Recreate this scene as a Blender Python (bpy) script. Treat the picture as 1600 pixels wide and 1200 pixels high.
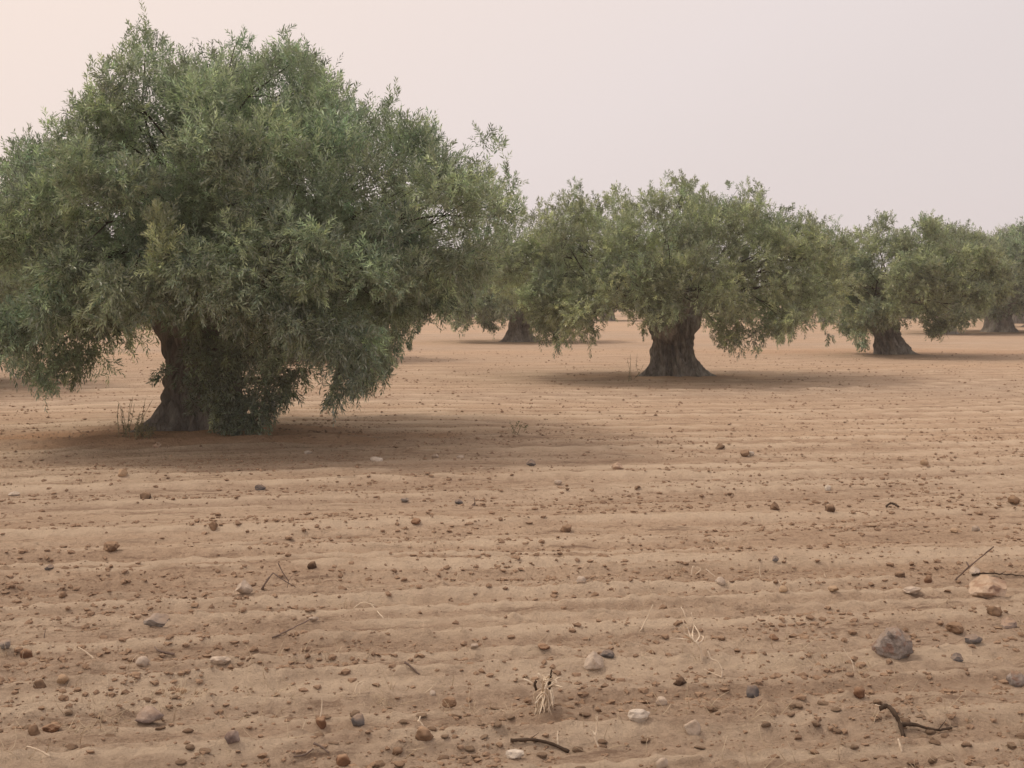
import bpy, bmesh, math, random
import numpy as np
from mathutils import Vector, Matrix

for o in list(bpy.data.objects):
    bpy.data.objects.remove(o)
S = bpy.context.scene
C = S.collection
R = math.radians

# ------------------------------------------------------------------ camera
F = 2200.0          # focal length in pixels of the 1600 x 1200 photograph
HZ = 465.0          # horizon row
CAMH = 1.7
PITCH = math.atan((600.0 - HZ) / F)
cam_d = bpy.data.cameras.new('camera')
cam = bpy.data.objects.new('camera', cam_d)
C.objects.link(cam)
cam.location = (0, 0, CAMH)
cam.rotation_euler = (R(90) - PITCH, 0, 0)
cam_d.sensor_width = 36
cam_d.lens = 36 * F / 1600
cam_d.clip_start = 0.05
cam_d.clip_end = 9000
S.camera = cam

# ------------------------------------------------------------------ sky and sun
SUN_EL = R(60)
sun_h = Vector((-0.96, 0.28, 0)).normalized()
SUNV = Vector((sun_h.x * math.cos(SUN_EL), sun_h.y * math.cos(SUN_EL), math.sin(SUN_EL)))
world = bpy.data.worlds.new('World')
S.world = world
world.use_nodes = True
wn, wl = world.node_tree.nodes, world.node_tree.links
wn.clear()
wo = wn.new('ShaderNodeOutputWorld')
bg = wn.new('ShaderNodeBackground')
bg.inputs['Strength'].default_value = 0.1
sky = wn.new('ShaderNodeTexSky')
sky.sky_type = 'NISHITA'
sky.sun_disc = False
sky.sun_elevation = SUN_EL
sky.sun_rotation = math.atan2(sun_h.x, sun_h.y) % (2 * math.pi)
sky.dust_density = 8
sky.air_density = 1.5
tc = wn.new('ShaderNodeTexCoord')
dot = wn.new('ShaderNodeVectorMath'); dot.operation = 'DOT_PRODUCT'
dot.inputs[1].default_value = SUNV
wl.new(tc.outputs['Generated'], dot.inputs[0])
mr = wn.new('ShaderNodeMapRange')
mr.inputs['From Min'].default_value = -0.15
mr.inputs['From Max'].default_value = 1.0
wl.new(dot.outputs['Value'], mr.inputs['Value'])
ramp = wn.new('ShaderNodeValToRGB')           # dust veil: warmer and brighter towards the sun
ramp.color_ramp.elements[0].color = (0.76, 0.69, 0.695, 1)
ramp.color_ramp.elements[1].color = (1.2, 1.02, 0.90, 1)
for pos_, col_ in ((0.24, (0.815, 0.73, 0.72)), (0.32, (0.865, 0.77, 0.755)), (0.54, (0.99, 0.83, 0.745))):
    e = ramp.color_ramp.elements.new(pos_); e.color = (*col_, 1)
wl.new(mr.outputs['Result'], ramp.inputs['Fac'])
veil = wn.new('ShaderNodeVectorMath'); veil.operation = 'SCALE'
veil.inputs['Scale'].default_value = 10.0
wl.new(ramp.outputs['Color'], veil.inputs[0])
mix = wn.new('ShaderNodeMix'); mix.data_type = 'RGBA'
mix.inputs[0].default_value = 0.93
wl.new(sky.outputs['Color'], mix.inputs[6])
wl.new(veil.outputs['Vector'], mix.inputs[7])
wl.new(mix.outputs[2], bg.inputs['Color'])
wl.new(bg.outputs['Background'], wo.inputs['Surface'])

sun_d = bpy.data.lights.new('sun', 'SUN')
sun_d.energy = 1.3
sun_d.angle = R(11)
sun_d.color = (1.0, 0.90, 0.77)
sun = bpy.data.objects.new('sun', sun_d)
C.objects.link(sun)
sun.rotation_euler = (-SUNV).to_track_quat('-Z', 'Y').to_euler()
sun.location = (-20, 10, 30)

S.view_settings.view_transform = 'Standard'
S.view_settings.look = 'None'
S.view_settings.exposure = 0.0
S.view_settings.gamma = 1
S.view_settings.use_curve_mapping = False
S.render.engine = 'CYCLES'
S.cycles.max_bounces = 10
S.cycles.volume_bounces = 1

# ------------------------------------------------------------------ helpers
cp, sp_ = math.cos(PITCH), math.sin(PITCH)

def ray(px, py):
    a, b = (px - 800) / F, -(py - 600) / F
    return np.array([a, cp + b * sp_, -sp_ + b * cp])

def at_depth(px, py, Y):
    d = ray(px, py)
    return np.array([0, 0, CAMH]) + d * (Y / d[1])

def on_plane(px, py, z=0.0):
    d = ray(px, py)
    return np.array([0, 0, CAMH]) + d * ((z - CAMH) / d[2])

def tag(o, label=None, cat=None, group=None, kind=None):
    if label: o['label'] = label
    if cat: o['category'] = cat
    if group: o['group'] = group
    if kind: o['kind'] = kind
    return o

def link(name, me, mat=None, parent=None):
    o = bpy.data.objects.new(name, me)
    C.objects.link(o)
    if mat is not None and me is not None and len(me.materials) == 0:
        me.materials.append(mat)
    if parent is not None: o.parent = parent
    return o

def mesh_np(name, V, F_, smooth=False, attrs=None):
    """V (n,3); F_ list of (m,k) index arrays."""
    me = bpy.data.meshes.new(name)
    V = np.ascontiguousarray(V, dtype=np.float32)
    if not isinstance(F_, list): F_ = [F_]
    loops = np.concatenate([f.reshape(-1) for f in F_]).astype(np.int32)
    tot = np.concatenate([np.full(len(f), f.shape[1], dtype=np.int32) for f in F_])
    starts = np.concatenate([[0], np.cumsum(tot)[:-1]]).astype(np.int32)
    me.vertices.add(len(V)); me.vertices.foreach_set('co', V.reshape(-1))
    me.loops.add(len(loops)); me.loops.foreach_set('vertex_index', loops)
    me.polygons.add(len(tot)); me.polygons.foreach_set('loop_start', starts)
    if attrs:
        for k, a in attrs.items():
            at = me.attributes.new(k, 'FLOAT_COLOR', 'POINT')
            a4 = np.ones((len(V), 4), dtype=np.float32); a4[:, :3] = a
            at.data.foreach_set('color', a4.reshape(-1))
    me.update(calc_edges=True)
    me.polygons.foreach_set('use_smooth', np.full(len(tot), smooth, dtype=bool))
    return me

class Acc:
    """collects small pieces into one mesh"""
    def __init__(s): s.V = []; s.Q = []; s.T = []; s.n = 0
    def add(s, V, Q=None, T=None):
        V = np.asarray(V, float)
        s.V.append(V)
        if Q is not None and len(Q): s.Q.append(np.asarray(Q) + s.n)
        if T is not None and len(T): s.T.append(np.asarray(T) + s.n)
        s.n += len(V)
    def mesh(s, name, smooth=True):
        Fs = []
        if s.Q: Fs.append(np.concatenate(s.Q))
        if s.T: Fs.append(np.concatenate(s.T))
        return mesh_np(name, np.concatenate(s.V), Fs, smooth)

def tube(pts, rad, sides=6):
    P = np.asarray(pts, float); n = len(P)
    rad = np.broadcast_to(np.asarray(rad, float), (n,))
    T = np.gradient(P, axis=0)
    T /= np.linalg.norm(T, axis=1)[:, None] + 1e-9
    ref = np.where(np.abs(T[:, 2:3]) > 0.9, np.array([[1.0, 0, 0]]), np.array([[0, 0, 1.0]]))
    ref = np.broadcast_to(ref[len(ref) // 2], T.shape)
    A = np.cross(T, ref); A /= np.linalg.norm(A, axis=1)[:, None] + 1e-9
    B = np.cross(T, A)
    th = np.arange(sides) * 2 * np.pi / sides
    V = P[:, None] + rad[:, None, None] * (np.cos(th)[None, :, None] * A[:, None] + np.sin(th)[None, :, None] * B[:, None])
    V = V.reshape(-1, 3)
    i = np.arange(n - 1)[:, None] * sides; j = np.arange(sides)[None]
    j2 = (j + 1) % sides
    Q = np.stack([i + j, i + j2, i + sides + j2, i + sides + j], -1).reshape(-1, 4)
    V = np.concatenate([V, P[:1], P[-1:]])
    k = np.arange(sides); k2 = (k + 1) % sides
    T0 = np.stack([np.full(sides, n * sides), k2, k], -1)
    T1 = np.stack([np.full(sides, n * sides + 1), (n - 1) * sides + k, (n - 1) * sides + k2], -1)
    return V, Q, np.concatenate([T0, T1])

def spline(pts, n):
    """smooth curve through control points"""
    P = np.asarray(pts, float)
    if len(P) == 2: return P[0] + (P[1] - P[0]) * np.linspace(0, 1, n)[:, None]
    E = np.concatenate([[2 * P[0] - P[1]], P, [2 * P[-1] - P[-2]]])
    out = []
    for u in np.linspace(0, len(P) - 1, n):
        i = min(int(u), len(P) - 2); t = u - i
        a, b, c, d = E[i], E[i + 1], E[i + 2], E[i + 3]
        out.append(0.5 * (2 * b + (c - a) * t + (2 * a - 5 * b + 4 * c - d) * t * t + (3 * b - a - 3 * c + d) * t ** 3))
    return np.array(out)

_pr = np.random.default_rng(11)
PERM = _pr.permutation(4096)
GRAD = _pr.uniform(0, 2 * np.pi, 4096)
GX, GY = np.cos(GRAD), np.sin(GRAD)

def pn(x, y, seed=0):
    """2D gradient noise, about -1..1"""
    x = np.asarray(x, float) + seed * 37.17; y = np.asarray(y, float) + seed * 91.73
    xi = np.floor(x).astype(np.int64); yi = np.floor(y).astype(np.int64)
    xf, yf = x - xi, y - yi
    u = xf * xf * xf * (xf * (xf * 6 - 15) + 10); v = yf * yf * yf * (yf * (yf * 6 - 15) + 10)
    def g(a, b, fx, fy):
        h = PERM[(PERM[a & 4095] + b) & 4095]
        return GX[h] * fx + GY[h] * fy
    n0 = g(xi, yi, xf, yf) * (1 - u) + g(xi + 1, yi, xf - 1, yf) * u
    n1 = g(xi, yi + 1, xf, yf - 1) * (1 - u) + g(xi + 1, yi + 1, xf - 1, yf - 1) * u
    return (n0 * (1 - v) + n1 * v) * 1.5

# ------------------------------------------------------------------ materials
def new_mat(name):
    m = bpy.data.materials.new(name); m.use_nodes = True
    n, l = m.node_tree.nodes, m.node_tree.links
    return m, n, l, n['Principled BSDF']

def noise(n, l, scale, detail=4, rough=0.6, vec=None, dist=0.0):
    t = n.new('ShaderNodeTexNoise')
    t.inputs['Scale'].default_value = scale
    t.inputs['Detail'].default_value = detail
    t.inputs['Roughness'].default_value = rough
    t.inputs['Distortion'].default_value = dist
    if vec is not None: l.new(vec, t.inputs['Vector'])
    return t.outputs['Fac']

def ramp_n(n, l, fac, stops):
    r = n.new('ShaderNodeValToRGB')
    r.color_ramp.elements[0].position, r.color_ramp.elements[0].color = stops[0][0], (*stops[0][1], 1)
    r.color_ramp.elements[1].position, r.color_ramp.elements[1].color = stops[-1][0], (*stops[-1][1], 1)
    for p, c in stops[1:-1]:
        e = r.color_ramp.elements.new(p); e.color = (*c, 1)
    l.new(fac, r.inputs['Fac'])
    return r.outputs['Color']

def mixc(n, l, a, b, fac, blend='MIX'):
    m = n.new('ShaderNodeMix'); m.data_type = 'RGBA'; m.blend_type = blend
    for s, i in ((fac, 0), (a, 6), (b, 7)):
        if isinstance(s, (int, float)): m.inputs[i].default_value = s
        elif isinstance(s, tuple): m.inputs[i].default_value = (*s, 1)
        else: l.new(s, m.inputs[i])
    return m.outputs[2]

def bump(n, l, h, strength, dist, prev=None):
    b = n.new('ShaderNodeBump')
    b.inputs['Strength'].default_value = strength
    b.inputs['Distance'].default_value = dist
    l.new(h, b.inputs['Height'])
    if prev is not None: l.new(prev, b.inputs['Normal'])
    return b.outputs['Normal']

FURROW = R(10.5)

def soil_mat():
    m, n, l, p = new_mat('ploughed_sandy_soil')
    g = n.new('ShaderNodeNewGeometry')
    mp = n.new('ShaderNodeMapping'); mp.vector_type = 'TEXTURE'
    mp.inputs['Rotation'].default_value = (0, 0, FURROW)
    mp.inputs['Scale'].default_value = (7.0, 1.0, 1.0)
    l.new(g.outputs['Position'], mp.inputs['Vector'])
    st = mp.outputs['Vector']
    pos = g.outputs['Position']
    a = ramp_n(n, l, noise(n, l, 2.2, 8, 0.7, st), [(0.34, (0.43, 0.31, 0.22)), (0.5, (0.52, 0.388, 0.282)), (0.66, (0.60, 0.464, 0.342))])
    b = ramp_n(n, l, noise(n, l, 0.09, 5, 0.6, st), [(0.35, (0.93, 0.95, 0.98)), (0.65, (1.08, 1.02, 0.95))])
    c = mixc(n, l, a, b, 1.0, 'MULTIPLY')
    d = ramp_n(n, l, noise(n, l, 26, 5, 0.75, pos), [(0.3, (0.78, 0.75, 0.73)), (0.55, (1.02, 1.02, 1.02)), (0.75, (1.12, 1.12, 1.1))])
    c = mixc(n, l, c, d, 1.0, 'MULTIPLY')
    # crumbs of darker damp soil
    v = n.new('ShaderNodeTexNoise'); v.inputs['Scale'].default_value = 13; v.inputs['Detail'].default_value = 8
    v.inputs['Roughness'].default_value = 0.8
    l.new(st, v.inputs['Vector'])
    cr = ramp_n(n, l, v.outputs['Fac'], [(0.37, (1, 1, 1)), (0.45, (0, 0, 0))])
    c = mixc(n, l, c, (0.25, 0.165, 0.112), cr, 'MIX')
    cr2 = ramp_n(n, l, noise(n, l, 21, 7, 0.72, pos), [(0.35, (1, 1, 1)), (0.43, (0, 0, 0))])
    c = mixc(n, l, c, (0.32, 0.222, 0.153), cr2)
    cr3 = ramp_n(n, l, noise(n, l, 6.5, 8, 0.8, st), [(0.34, (0.9, 0.9, 0.9)), (0.45, (0, 0, 0))])
    c = mixc(n, l, c, (0.35, 0.245, 0.172), cr3)
    # pale dry sand colour on the ridge crests, also painting in light the relief lacks
    dr = n.new('ShaderNodeAttribute'); dr.attribute_name = 'crest_sand_light'
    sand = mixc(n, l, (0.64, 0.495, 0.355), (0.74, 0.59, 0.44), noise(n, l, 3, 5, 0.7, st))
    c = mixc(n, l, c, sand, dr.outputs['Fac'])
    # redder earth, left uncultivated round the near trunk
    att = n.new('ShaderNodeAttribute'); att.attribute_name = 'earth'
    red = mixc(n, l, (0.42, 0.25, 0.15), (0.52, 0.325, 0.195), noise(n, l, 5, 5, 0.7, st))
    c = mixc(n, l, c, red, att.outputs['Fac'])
    l.new(c, p.inputs['Base Color'])
    p.inputs['Roughness'].default_value = 0.95
    p.inputs['Specular IOR Level'].default_value = 0.1
    nb = bump(n, l, noise(n, l, 14, 8, 0.75, pos), 1.0, 0.055)
    nb = bump(n, l, noise(n, l, 70, 4, 0.65, pos), 0.55, 0.009, nb)
    l.new(nb, p.inputs['Normal'])
    return m

def stone_mat(name, c1, c2, scale=18, c3=None, bs=0.5, dust=1.2):
    m, n, l, p = new_mat(name)
    t = n.new('ShaderNodeTexCoord')
    oi = n.new('ShaderNodeObjectInfo')
    ad = n.new('ShaderNodeVectorMath'); ad.operation = 'ADD'
    sc = n.new('ShaderNodeVectorMath'); sc.operation = 'SCALE'
    l.new(oi.outputs['Location'], sc.inputs[0]); sc.inputs['Scale'].default_value = 7.0
    l.new(t.outputs['Object'], ad.inputs[0]); l.new(sc.outputs['Vector'], ad.inputs[1])
    vec = ad.outputs['Vector']
    c = ramp_n(n, l, noise(n, l, scale, 6, 0.65, vec, 0.6), [(0.36, c1), (0.62, c2)])
    if c3: c = mixc(n, l, c, c3, ramp_n(n, l, noise(n, l, scale * 1.7, 3, 0.5, vec), [(0.52, (0, 0, 0)), (0.6, (1, 1, 1))]))
    d = ramp_n(n, l, noise(n, l, scale * 5, 4, 0.7, vec), [(0.3, (0.75, 0.75, 0.75)), (0.65, (1.1, 1.1, 1.1))])
    c = mixc(n, l, c, d, 1.0, 'MULTIPLY')
    # sand dust on faces that look up
    g = n.new('ShaderNodeNewGeometry'); sx = n.new('ShaderNodeSeparateXYZ')
    l.new(g.outputs['Normal'], sx.inputs[0])
    mu = n.new('ShaderNodeMath'); mu.operation = 'MULTIPLY'; mu.use_clamp = True
    m2 = n.new('ShaderNodeMath'); m2.operation = 'MULTIPLY'; m2.inputs[1].default_value = dust; l.new(sx.outputs['Z'], m2.inputs[0]); l.new(m2.outputs['Value'], mu.inputs[0]); l.new(noise(n, l, scale * 0.8, 3, 0.6, vec), mu.inputs[1])
    c = mixc(n, l, c, (0.40, 0.27, 0.175), mu.outputs['Value'])
    l.new(c, p.inputs['Base Color'])
    p.inputs['Roughness'].default_value = 0.9
    p.inputs['Specular IOR Level'].default_value = 0.15
    l.new(bump(n, l, noise(n, l, scale * 3, 6, 0.7, vec), bs, 0.02), p.inputs['Normal'])
    return m

def bark_mat(name, c1, c2, c3, scale=1.0):
    m, n, l, p = new_mat(name)
    t = n.new('ShaderNodeTexCoord')
    mp = n.new('ShaderNodeMapping'); mp.inputs['Scale'].default_value = (scale, scale, 0.28 * scale)
    l.new(t.outputs['Object'], mp.inputs['Vector'])
    v = mp.outputs['Vector']
    f = noise(n, l, 9, 8, 0.7, v, 0.8)
    c = ramp_n(n, l, f, [(0.30, c1), (0.5, c2), (0.72, c3)])
    d = ramp_n(n, l, noise(n, l, 2.2, 4, 0.6, t.outputs['Object']), [(0.35, (0.65, 0.62, 0.6)), (0.65, (1.15, 1.12, 1.05))])
    l.new(mixc(n, l, c, d, 1.0, 'MULTIPLY'), p.inputs['Base Color'])
    p.inputs['Roughness'].default_value = 0.9
    p.inputs['Specular IOR Level'].default_value = 0.2
    l.new(bump(n, l, noise(n, l, 16, 8, 0.75, v, 1.0), 1.0, 0.09), p.inputs['Normal'])
    return m

def leaf_mat():
    m, n, l, p = new_mat('olive_leaf')
    a = n.new('ShaderNodeAttribute'); a.attribute_name = 'tint'
    g = n.new('ShaderNodeNewGeometry')
    back = mixc(n, l, a.outputs['Color'], (0.42, 0.46, 0.40), 0.65)
    c = mixc(n, l, a.outputs['Color'], back, g.outputs['Backfacing'])
    l.new(c, p.inputs['Base Color'])
    p.inputs['Roughness'].default_value = 0.33
    p.inputs['Specular IOR Level'].default_value = 0.65
    tr = n.new('ShaderNodeBsdfTranslucent')
    l.new(mixc(n, l, a.outputs['Color'], (1.25, 1.45, 0.95), 1.0, 'MULTIPLY'), tr.inputs['Color'])
    mx = n.new('ShaderNodeMixShader'); mx.inputs[0].default_value = 0.33
    l.new(p.outputs['BSDF'], mx.inputs[1]); l.new(tr.outputs['BSDF'], mx.inputs[2])
    l.new(mx.outputs['Shader'], n['Material Output'].inputs['Surface'])
    return m

def plain_mat(name, c1, c2, scale=30, rough=0.85):
    m, n, l, p = new_mat(name)
    t = n.new('ShaderNodeTexCoord')
    f = noise(n, l, scale, 4, 0.6, t.outputs['Object'])
    l.new(ramp_n(n, l, f, [(0.3, c1), (0.7, c2)]), p.inputs['Base Color'])
    p.inputs['Roughness'].default_value = rough
    p.inputs['Specular IOR Level'].default_value = 0.2
    return m

M_SOIL = soil_mat()
M_CLOD = stone_mat('soil_clod', (0.18, 0.113, 0.073), (0.32, 0.215, 0.145), 9, None, 0.8)
M_PALECLOD = stone_mat('dry_soil_clod', (0.25, 0.172, 0.116), (0.41, 0.295, 0.205), 9, None, 0.8)
M_BARK = bark_mat('olive_bark', (0.12, 0.112, 0.102), (0.34, 0.315, 0.285), (0.58, 0.55, 0.505))
M_TWIG = bark_mat('olive_twig', (0.04, 0.034, 0.026), (0.075, 0.062, 0.048), (0.12, 0.10, 0.08), 3)
M_LEAF = leaf_mat()
M_STRAW = plain_mat('dry_straw', (0.46, 0.35, 0.23), (0.70, 0.58, 0.42), 12)
M_DRYWOOD = plain_mat('bleached_dry_stem', (0.55, 0.43, 0.31), (0.78, 0.67, 0.52), 20)
M_STICK = plain_mat('dark_stick', (0.035, 0.022, 0.014), (0.09, 0.06, 0.04), 25)
M_GREYSTICK = plain_mat('grey_stick', (0.12, 0.085, 0.065), (0.22, 0.16, 0.13), 25)
M_WEED = plain_mat('weed_green', (0.16, 0.16, 0.085), (0.26, 0.22, 0.13), 12)

# ------------------------------------------------------------------ ground
T1_D = F * CAMH / (687 - HZ)

def furrow_uv(x, y):
    return x * math.cos(FURROW) + y * math.sin(FURROW), -x * math.sin(FURROW) + y * math.cos(FURROW)

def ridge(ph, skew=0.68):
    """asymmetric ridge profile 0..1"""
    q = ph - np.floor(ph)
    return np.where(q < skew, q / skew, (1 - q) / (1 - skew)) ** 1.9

def furrow_parts(x, y):
    u, v = furrow_uv(x, y)
    vw = v + 0.07 * pn(u * 0.12, v * 0.4, 1) + 0.018 * pn(u * 0.7, v * 1.0, 2) + 0.010 * pn(u * 3.0, v * 3.0, 10)
    a1 = np.clip(0.72 + 0.75 * pn(u * 0.2, v * 1.3, 3), 0.12, 1.3)
    a2 = np.clip(0.68 + 0.85 * pn(u * 0.07, v * 0.6, 4), 0.08, 1.35)
    return u, v, vw, a1, a2

def crest_sand_light(x, y):
    """how much pale sand colour and painted-in crest light the ridges get, 0..1"""
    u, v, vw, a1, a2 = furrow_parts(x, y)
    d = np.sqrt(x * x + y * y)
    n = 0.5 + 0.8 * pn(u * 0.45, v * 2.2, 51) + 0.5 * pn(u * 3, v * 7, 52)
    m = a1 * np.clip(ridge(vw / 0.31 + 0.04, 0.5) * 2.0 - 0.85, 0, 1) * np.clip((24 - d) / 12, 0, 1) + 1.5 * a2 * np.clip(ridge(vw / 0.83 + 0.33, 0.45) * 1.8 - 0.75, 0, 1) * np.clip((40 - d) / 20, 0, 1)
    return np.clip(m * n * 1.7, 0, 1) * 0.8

def ground_z(x, y, fine=True):
    x = np.asarray(x, float); y = np.asarray(y, float)
    d = np.sqrt(x * x + y * y)
    u, v, vw, a1, a2 = furrow_parts(x, y)
    f1 = np.clip((26 - d) / 12, 0, 1); f2 = np.clip((45 - d) / 22, 0, 1)
    z = 0.043 * a1 * ridge(vw / 0.31, 0.5) * f1 + 0.056 * a2 * ridge(vw / 0.83 + 0.3, 0.45) * f2
    z = z + 0.020 * np.clip(0.6 + pn(u * 0.5, v * 2.0, 15), 0, 1.2) * ridge(vw / 0.17 + 0.2 * pn(u * 0.4, v, 16), 0.5) * np.clip((15 - d) / 6, 0, 1)
    z = z + 0.05 * pn(x * 0.12, y * 0.12, 5) * np.clip((60 - d) / 40, 0, 1)
    z = z + 0.012 * pn(u * 0.7, v * 2.6, 6) * f2
    if fine:
        f3 = np.clip((16 - d) / 7, 0, 1); f4 = np.clip((12 - d) / 4, 0, 1)
        z = z + 0.011 * pn(u * 2.2, v * 7.5, 7) * f1 + 0.013 * pn(u * 8, v * 13, 8) * f3
        cr = pn(u * 17, v * 24, 9); z = z + (0.009 * cr + 0.022 * np.clip(cr - 0.3, 0, 1) * np.clip(0.5 + 1.5 * pn(u * 0.9, v * 2.2, 17), 0, 1)) * f4
    # low lumpy bank of turned-up earth along the near tree, and mounds at the trunks
    bank = np.exp(-((y - (T1_D - 1.0) - 0.25 * pn(x * 0.5, 0 * x, 12)) / 0.5) ** 2) * 1 / (1 + np.exp((x - 0.2) * 1.4))
    z = z + bank * (0.07 + 0.05 * pn(x * 1.7, y * 2.5, 13))
    for (tx, ty, rr, hh) in MOUNDS:
        q = ((x - tx) ** 2 + (y - ty) ** 2) / rr ** 2
        z = z + hh * np.exp(-q) * (1 + 0.3 * pn(x * 1.5, y * 1.5, 14))
    return z

def base_pt(px, py):
    return on_plane(px, py)

TREE_BASE = {'near': base_pt(320, 686), 'mid': base_pt(1055, 590), 'right': base_pt(1390, 556),
             'behind': base_pt(812, 534), 'rightfar': base_pt(1474, 522), 'edge': base_pt(1588, 505),
             'left': at_depth(-215, 600, 27.0) * np.array([1, 1, 0])}
MOUNDS = [(TREE_BASE['near'][0], TREE_BASE['near'][1], 1.5, 0.08), (TREE_BASE['mid'][0], TREE_BASE['mid'][1], 1.6, 0.07),
          (TREE_BASE['right'][0], TREE_BASE['right'][1], 1.4, 0.07), (TREE_BASE['edge'][0], TREE_BASE['edge'][1], 2.6, 0.3)]

def build_ground():
    # polar grid, fine in front where the furrows are resolved, coarse elsewhere; runs out to the horizon
    th_f = np.linspace(-R(26), R(26), 500)
    th_c = np.linspace(R(27), R(333), 42)[1:-1]
    th = np.concatenate([th_f, th_c])
    inv = np.linspace(1 / 3.9, 1 / 60.0, 570)      # equal steps in 1/d: even detail over the receding field
    d = np.concatenate([[0.4, 1.2, 2.0, 2.6, 3.1, 3.5], 1 / inv, np.geomspace(66, 5000, 26)])
    Dg, Tg = np.meshgrid(d, th, indexing='ij')
    X, Y = Dg * np.sin(Tg), Dg * np.cos(Tg)
    Z = ground_z(X, Y)
    V = np.stack([X, Y, Z], -1).reshape(-1, 3)
    nr, nt = Dg.shape
    i = np.arange(nr - 1)[:, None] * nt; j = np.arange(nt)[None]; j2 = (j + 1) % nt
    Q = np.stack([i + j, i + j2, i + nt + j2, i + nt + j], -1).reshape(-1, 4)
    V = np.concatenate([V, [[0, 0, float(ground_z(0.0, 0.0))]]])
    k = np.arange(nt)
    T = np.stack([np.full(nt, nr * nt), (k + 1) % nt, k], -1)
    x, y = V[:, 0], V[:, 1]
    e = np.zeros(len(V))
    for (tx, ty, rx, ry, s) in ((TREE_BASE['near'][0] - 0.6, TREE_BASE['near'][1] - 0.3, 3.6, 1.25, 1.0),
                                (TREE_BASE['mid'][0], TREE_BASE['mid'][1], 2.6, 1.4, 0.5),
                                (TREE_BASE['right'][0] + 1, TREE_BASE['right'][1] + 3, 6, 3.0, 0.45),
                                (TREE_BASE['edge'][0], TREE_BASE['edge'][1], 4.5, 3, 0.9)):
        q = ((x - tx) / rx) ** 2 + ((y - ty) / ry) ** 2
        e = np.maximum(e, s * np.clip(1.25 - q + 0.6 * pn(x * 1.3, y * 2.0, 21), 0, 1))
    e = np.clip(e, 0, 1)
    me = mesh_np('ground', V, [Q[:, ::-1], T[:, ::-1]], True, {'earth': e[:, None], 'crest_sand_light': (crest_sand_light(x, y) * (1 - e))[:, None]})
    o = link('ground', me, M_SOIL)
    tag(o, kind='structure')
    return o

build_ground()

# ------------------------------------------------------------------ trees
def trunk_mesh(rng, prof, flare, H, seed, ns=112, nz=64):
    """prof: list of (z, centre_x, centre_y, radius); flare: list of (angle, reach, width)"""
    prof = np.array(prof, float)
    z = np.concatenate([[-0.25, -0.1], np.linspace(0, 1, nz) ** 1.35 * H])
    th = np.arange(ns) * 2 * np.pi / ns
    cx = np.interp(z, prof[:, 0], prof[:, 1]); cy = np.interp(z, prof[:, 0], prof[:, 2]); r0 = np.interp(z, prof[:, 0], prof[:, 3])
    Zg, Tg = np.meshgrid(z, th, indexing='ij')
    r = np.repeat(r0[:, None], ns, 1)
    tw = Tg + 0.35 * Zg
    r = r * (1 + 0.14 * np.cos(3 * tw + seed) + 0.11 * np.cos(5 * tw + 2.1 * seed) + 0.06 * np.cos(8 * tw + 0.7 * seed))
    zz = np.maximum(Zg, 0)
    for a, reach, w in flare:
        dth = (Tg - a + np.pi) % (2 * np.pi) - np.pi
        r = r + reach * np.exp(-(dth / w) ** 2) * np.exp(-zz / (0.16 + 0.12 * reach)) + 0.10 * reach * np.exp(-(dth / (w * 0.8)) ** 2) * np.exp(-zz / 0.6)
    cxn, cyn = np.cos(tw) * 3.2, np.sin(tw) * 3.2
    r = r + 0.09 * pn(cxn + Zg * 0.7, cyn - Zg * 1.3, seed) + 0.085 * pn(cxn * 2.6 + Zg, cyn * 2.6 + Zg * 1.7, seed + 3) + 0.04 * pn(cxn * 6, cyn * 6 + Zg * 3, seed + 5) - 0.12 * np.clip(pn(cxn * 2.2 + 5, cyn * 2.2 + Zg * 0.9, seed + 7) - 0.25, 0, 1) + 0.14 * np.clip(pn(cxn * 1.6, cyn * 1.6 + Zg * 3.5, seed + 8) - 0.35, 0, 1)
    X = cx[:, None] + r * np.cos(Tg); Y = cy[:, None] + r * np.sin(Tg)
    V = np.stack([X, Y, Zg], -1).reshape(-1, 3)
    n = len(z)
    i = np.arange(n - 1)[:, None] * ns; j = np.arange(ns)[None]; j2 = (j + 1) % ns
    Q = np.stack([i + j, i + j2, i + ns + j2, i + ns + j], -1).reshape(-1, 4)
    V = np.concatenate([V, [[cx[-1], cy[-1], H + 0.05]]])
    k = np.arange(ns)
    T = np.stack([np.full(ns, n * ns), (n - 1) * ns + k, (n - 1) * ns + (k + 1) % ns], -1)
    return mesh_np('trunk', V, [Q, T], True)

def unit(v):
    return v / (np.linalg.norm(v, axis=-1, keepdims=True) + 1e-9)

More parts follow.
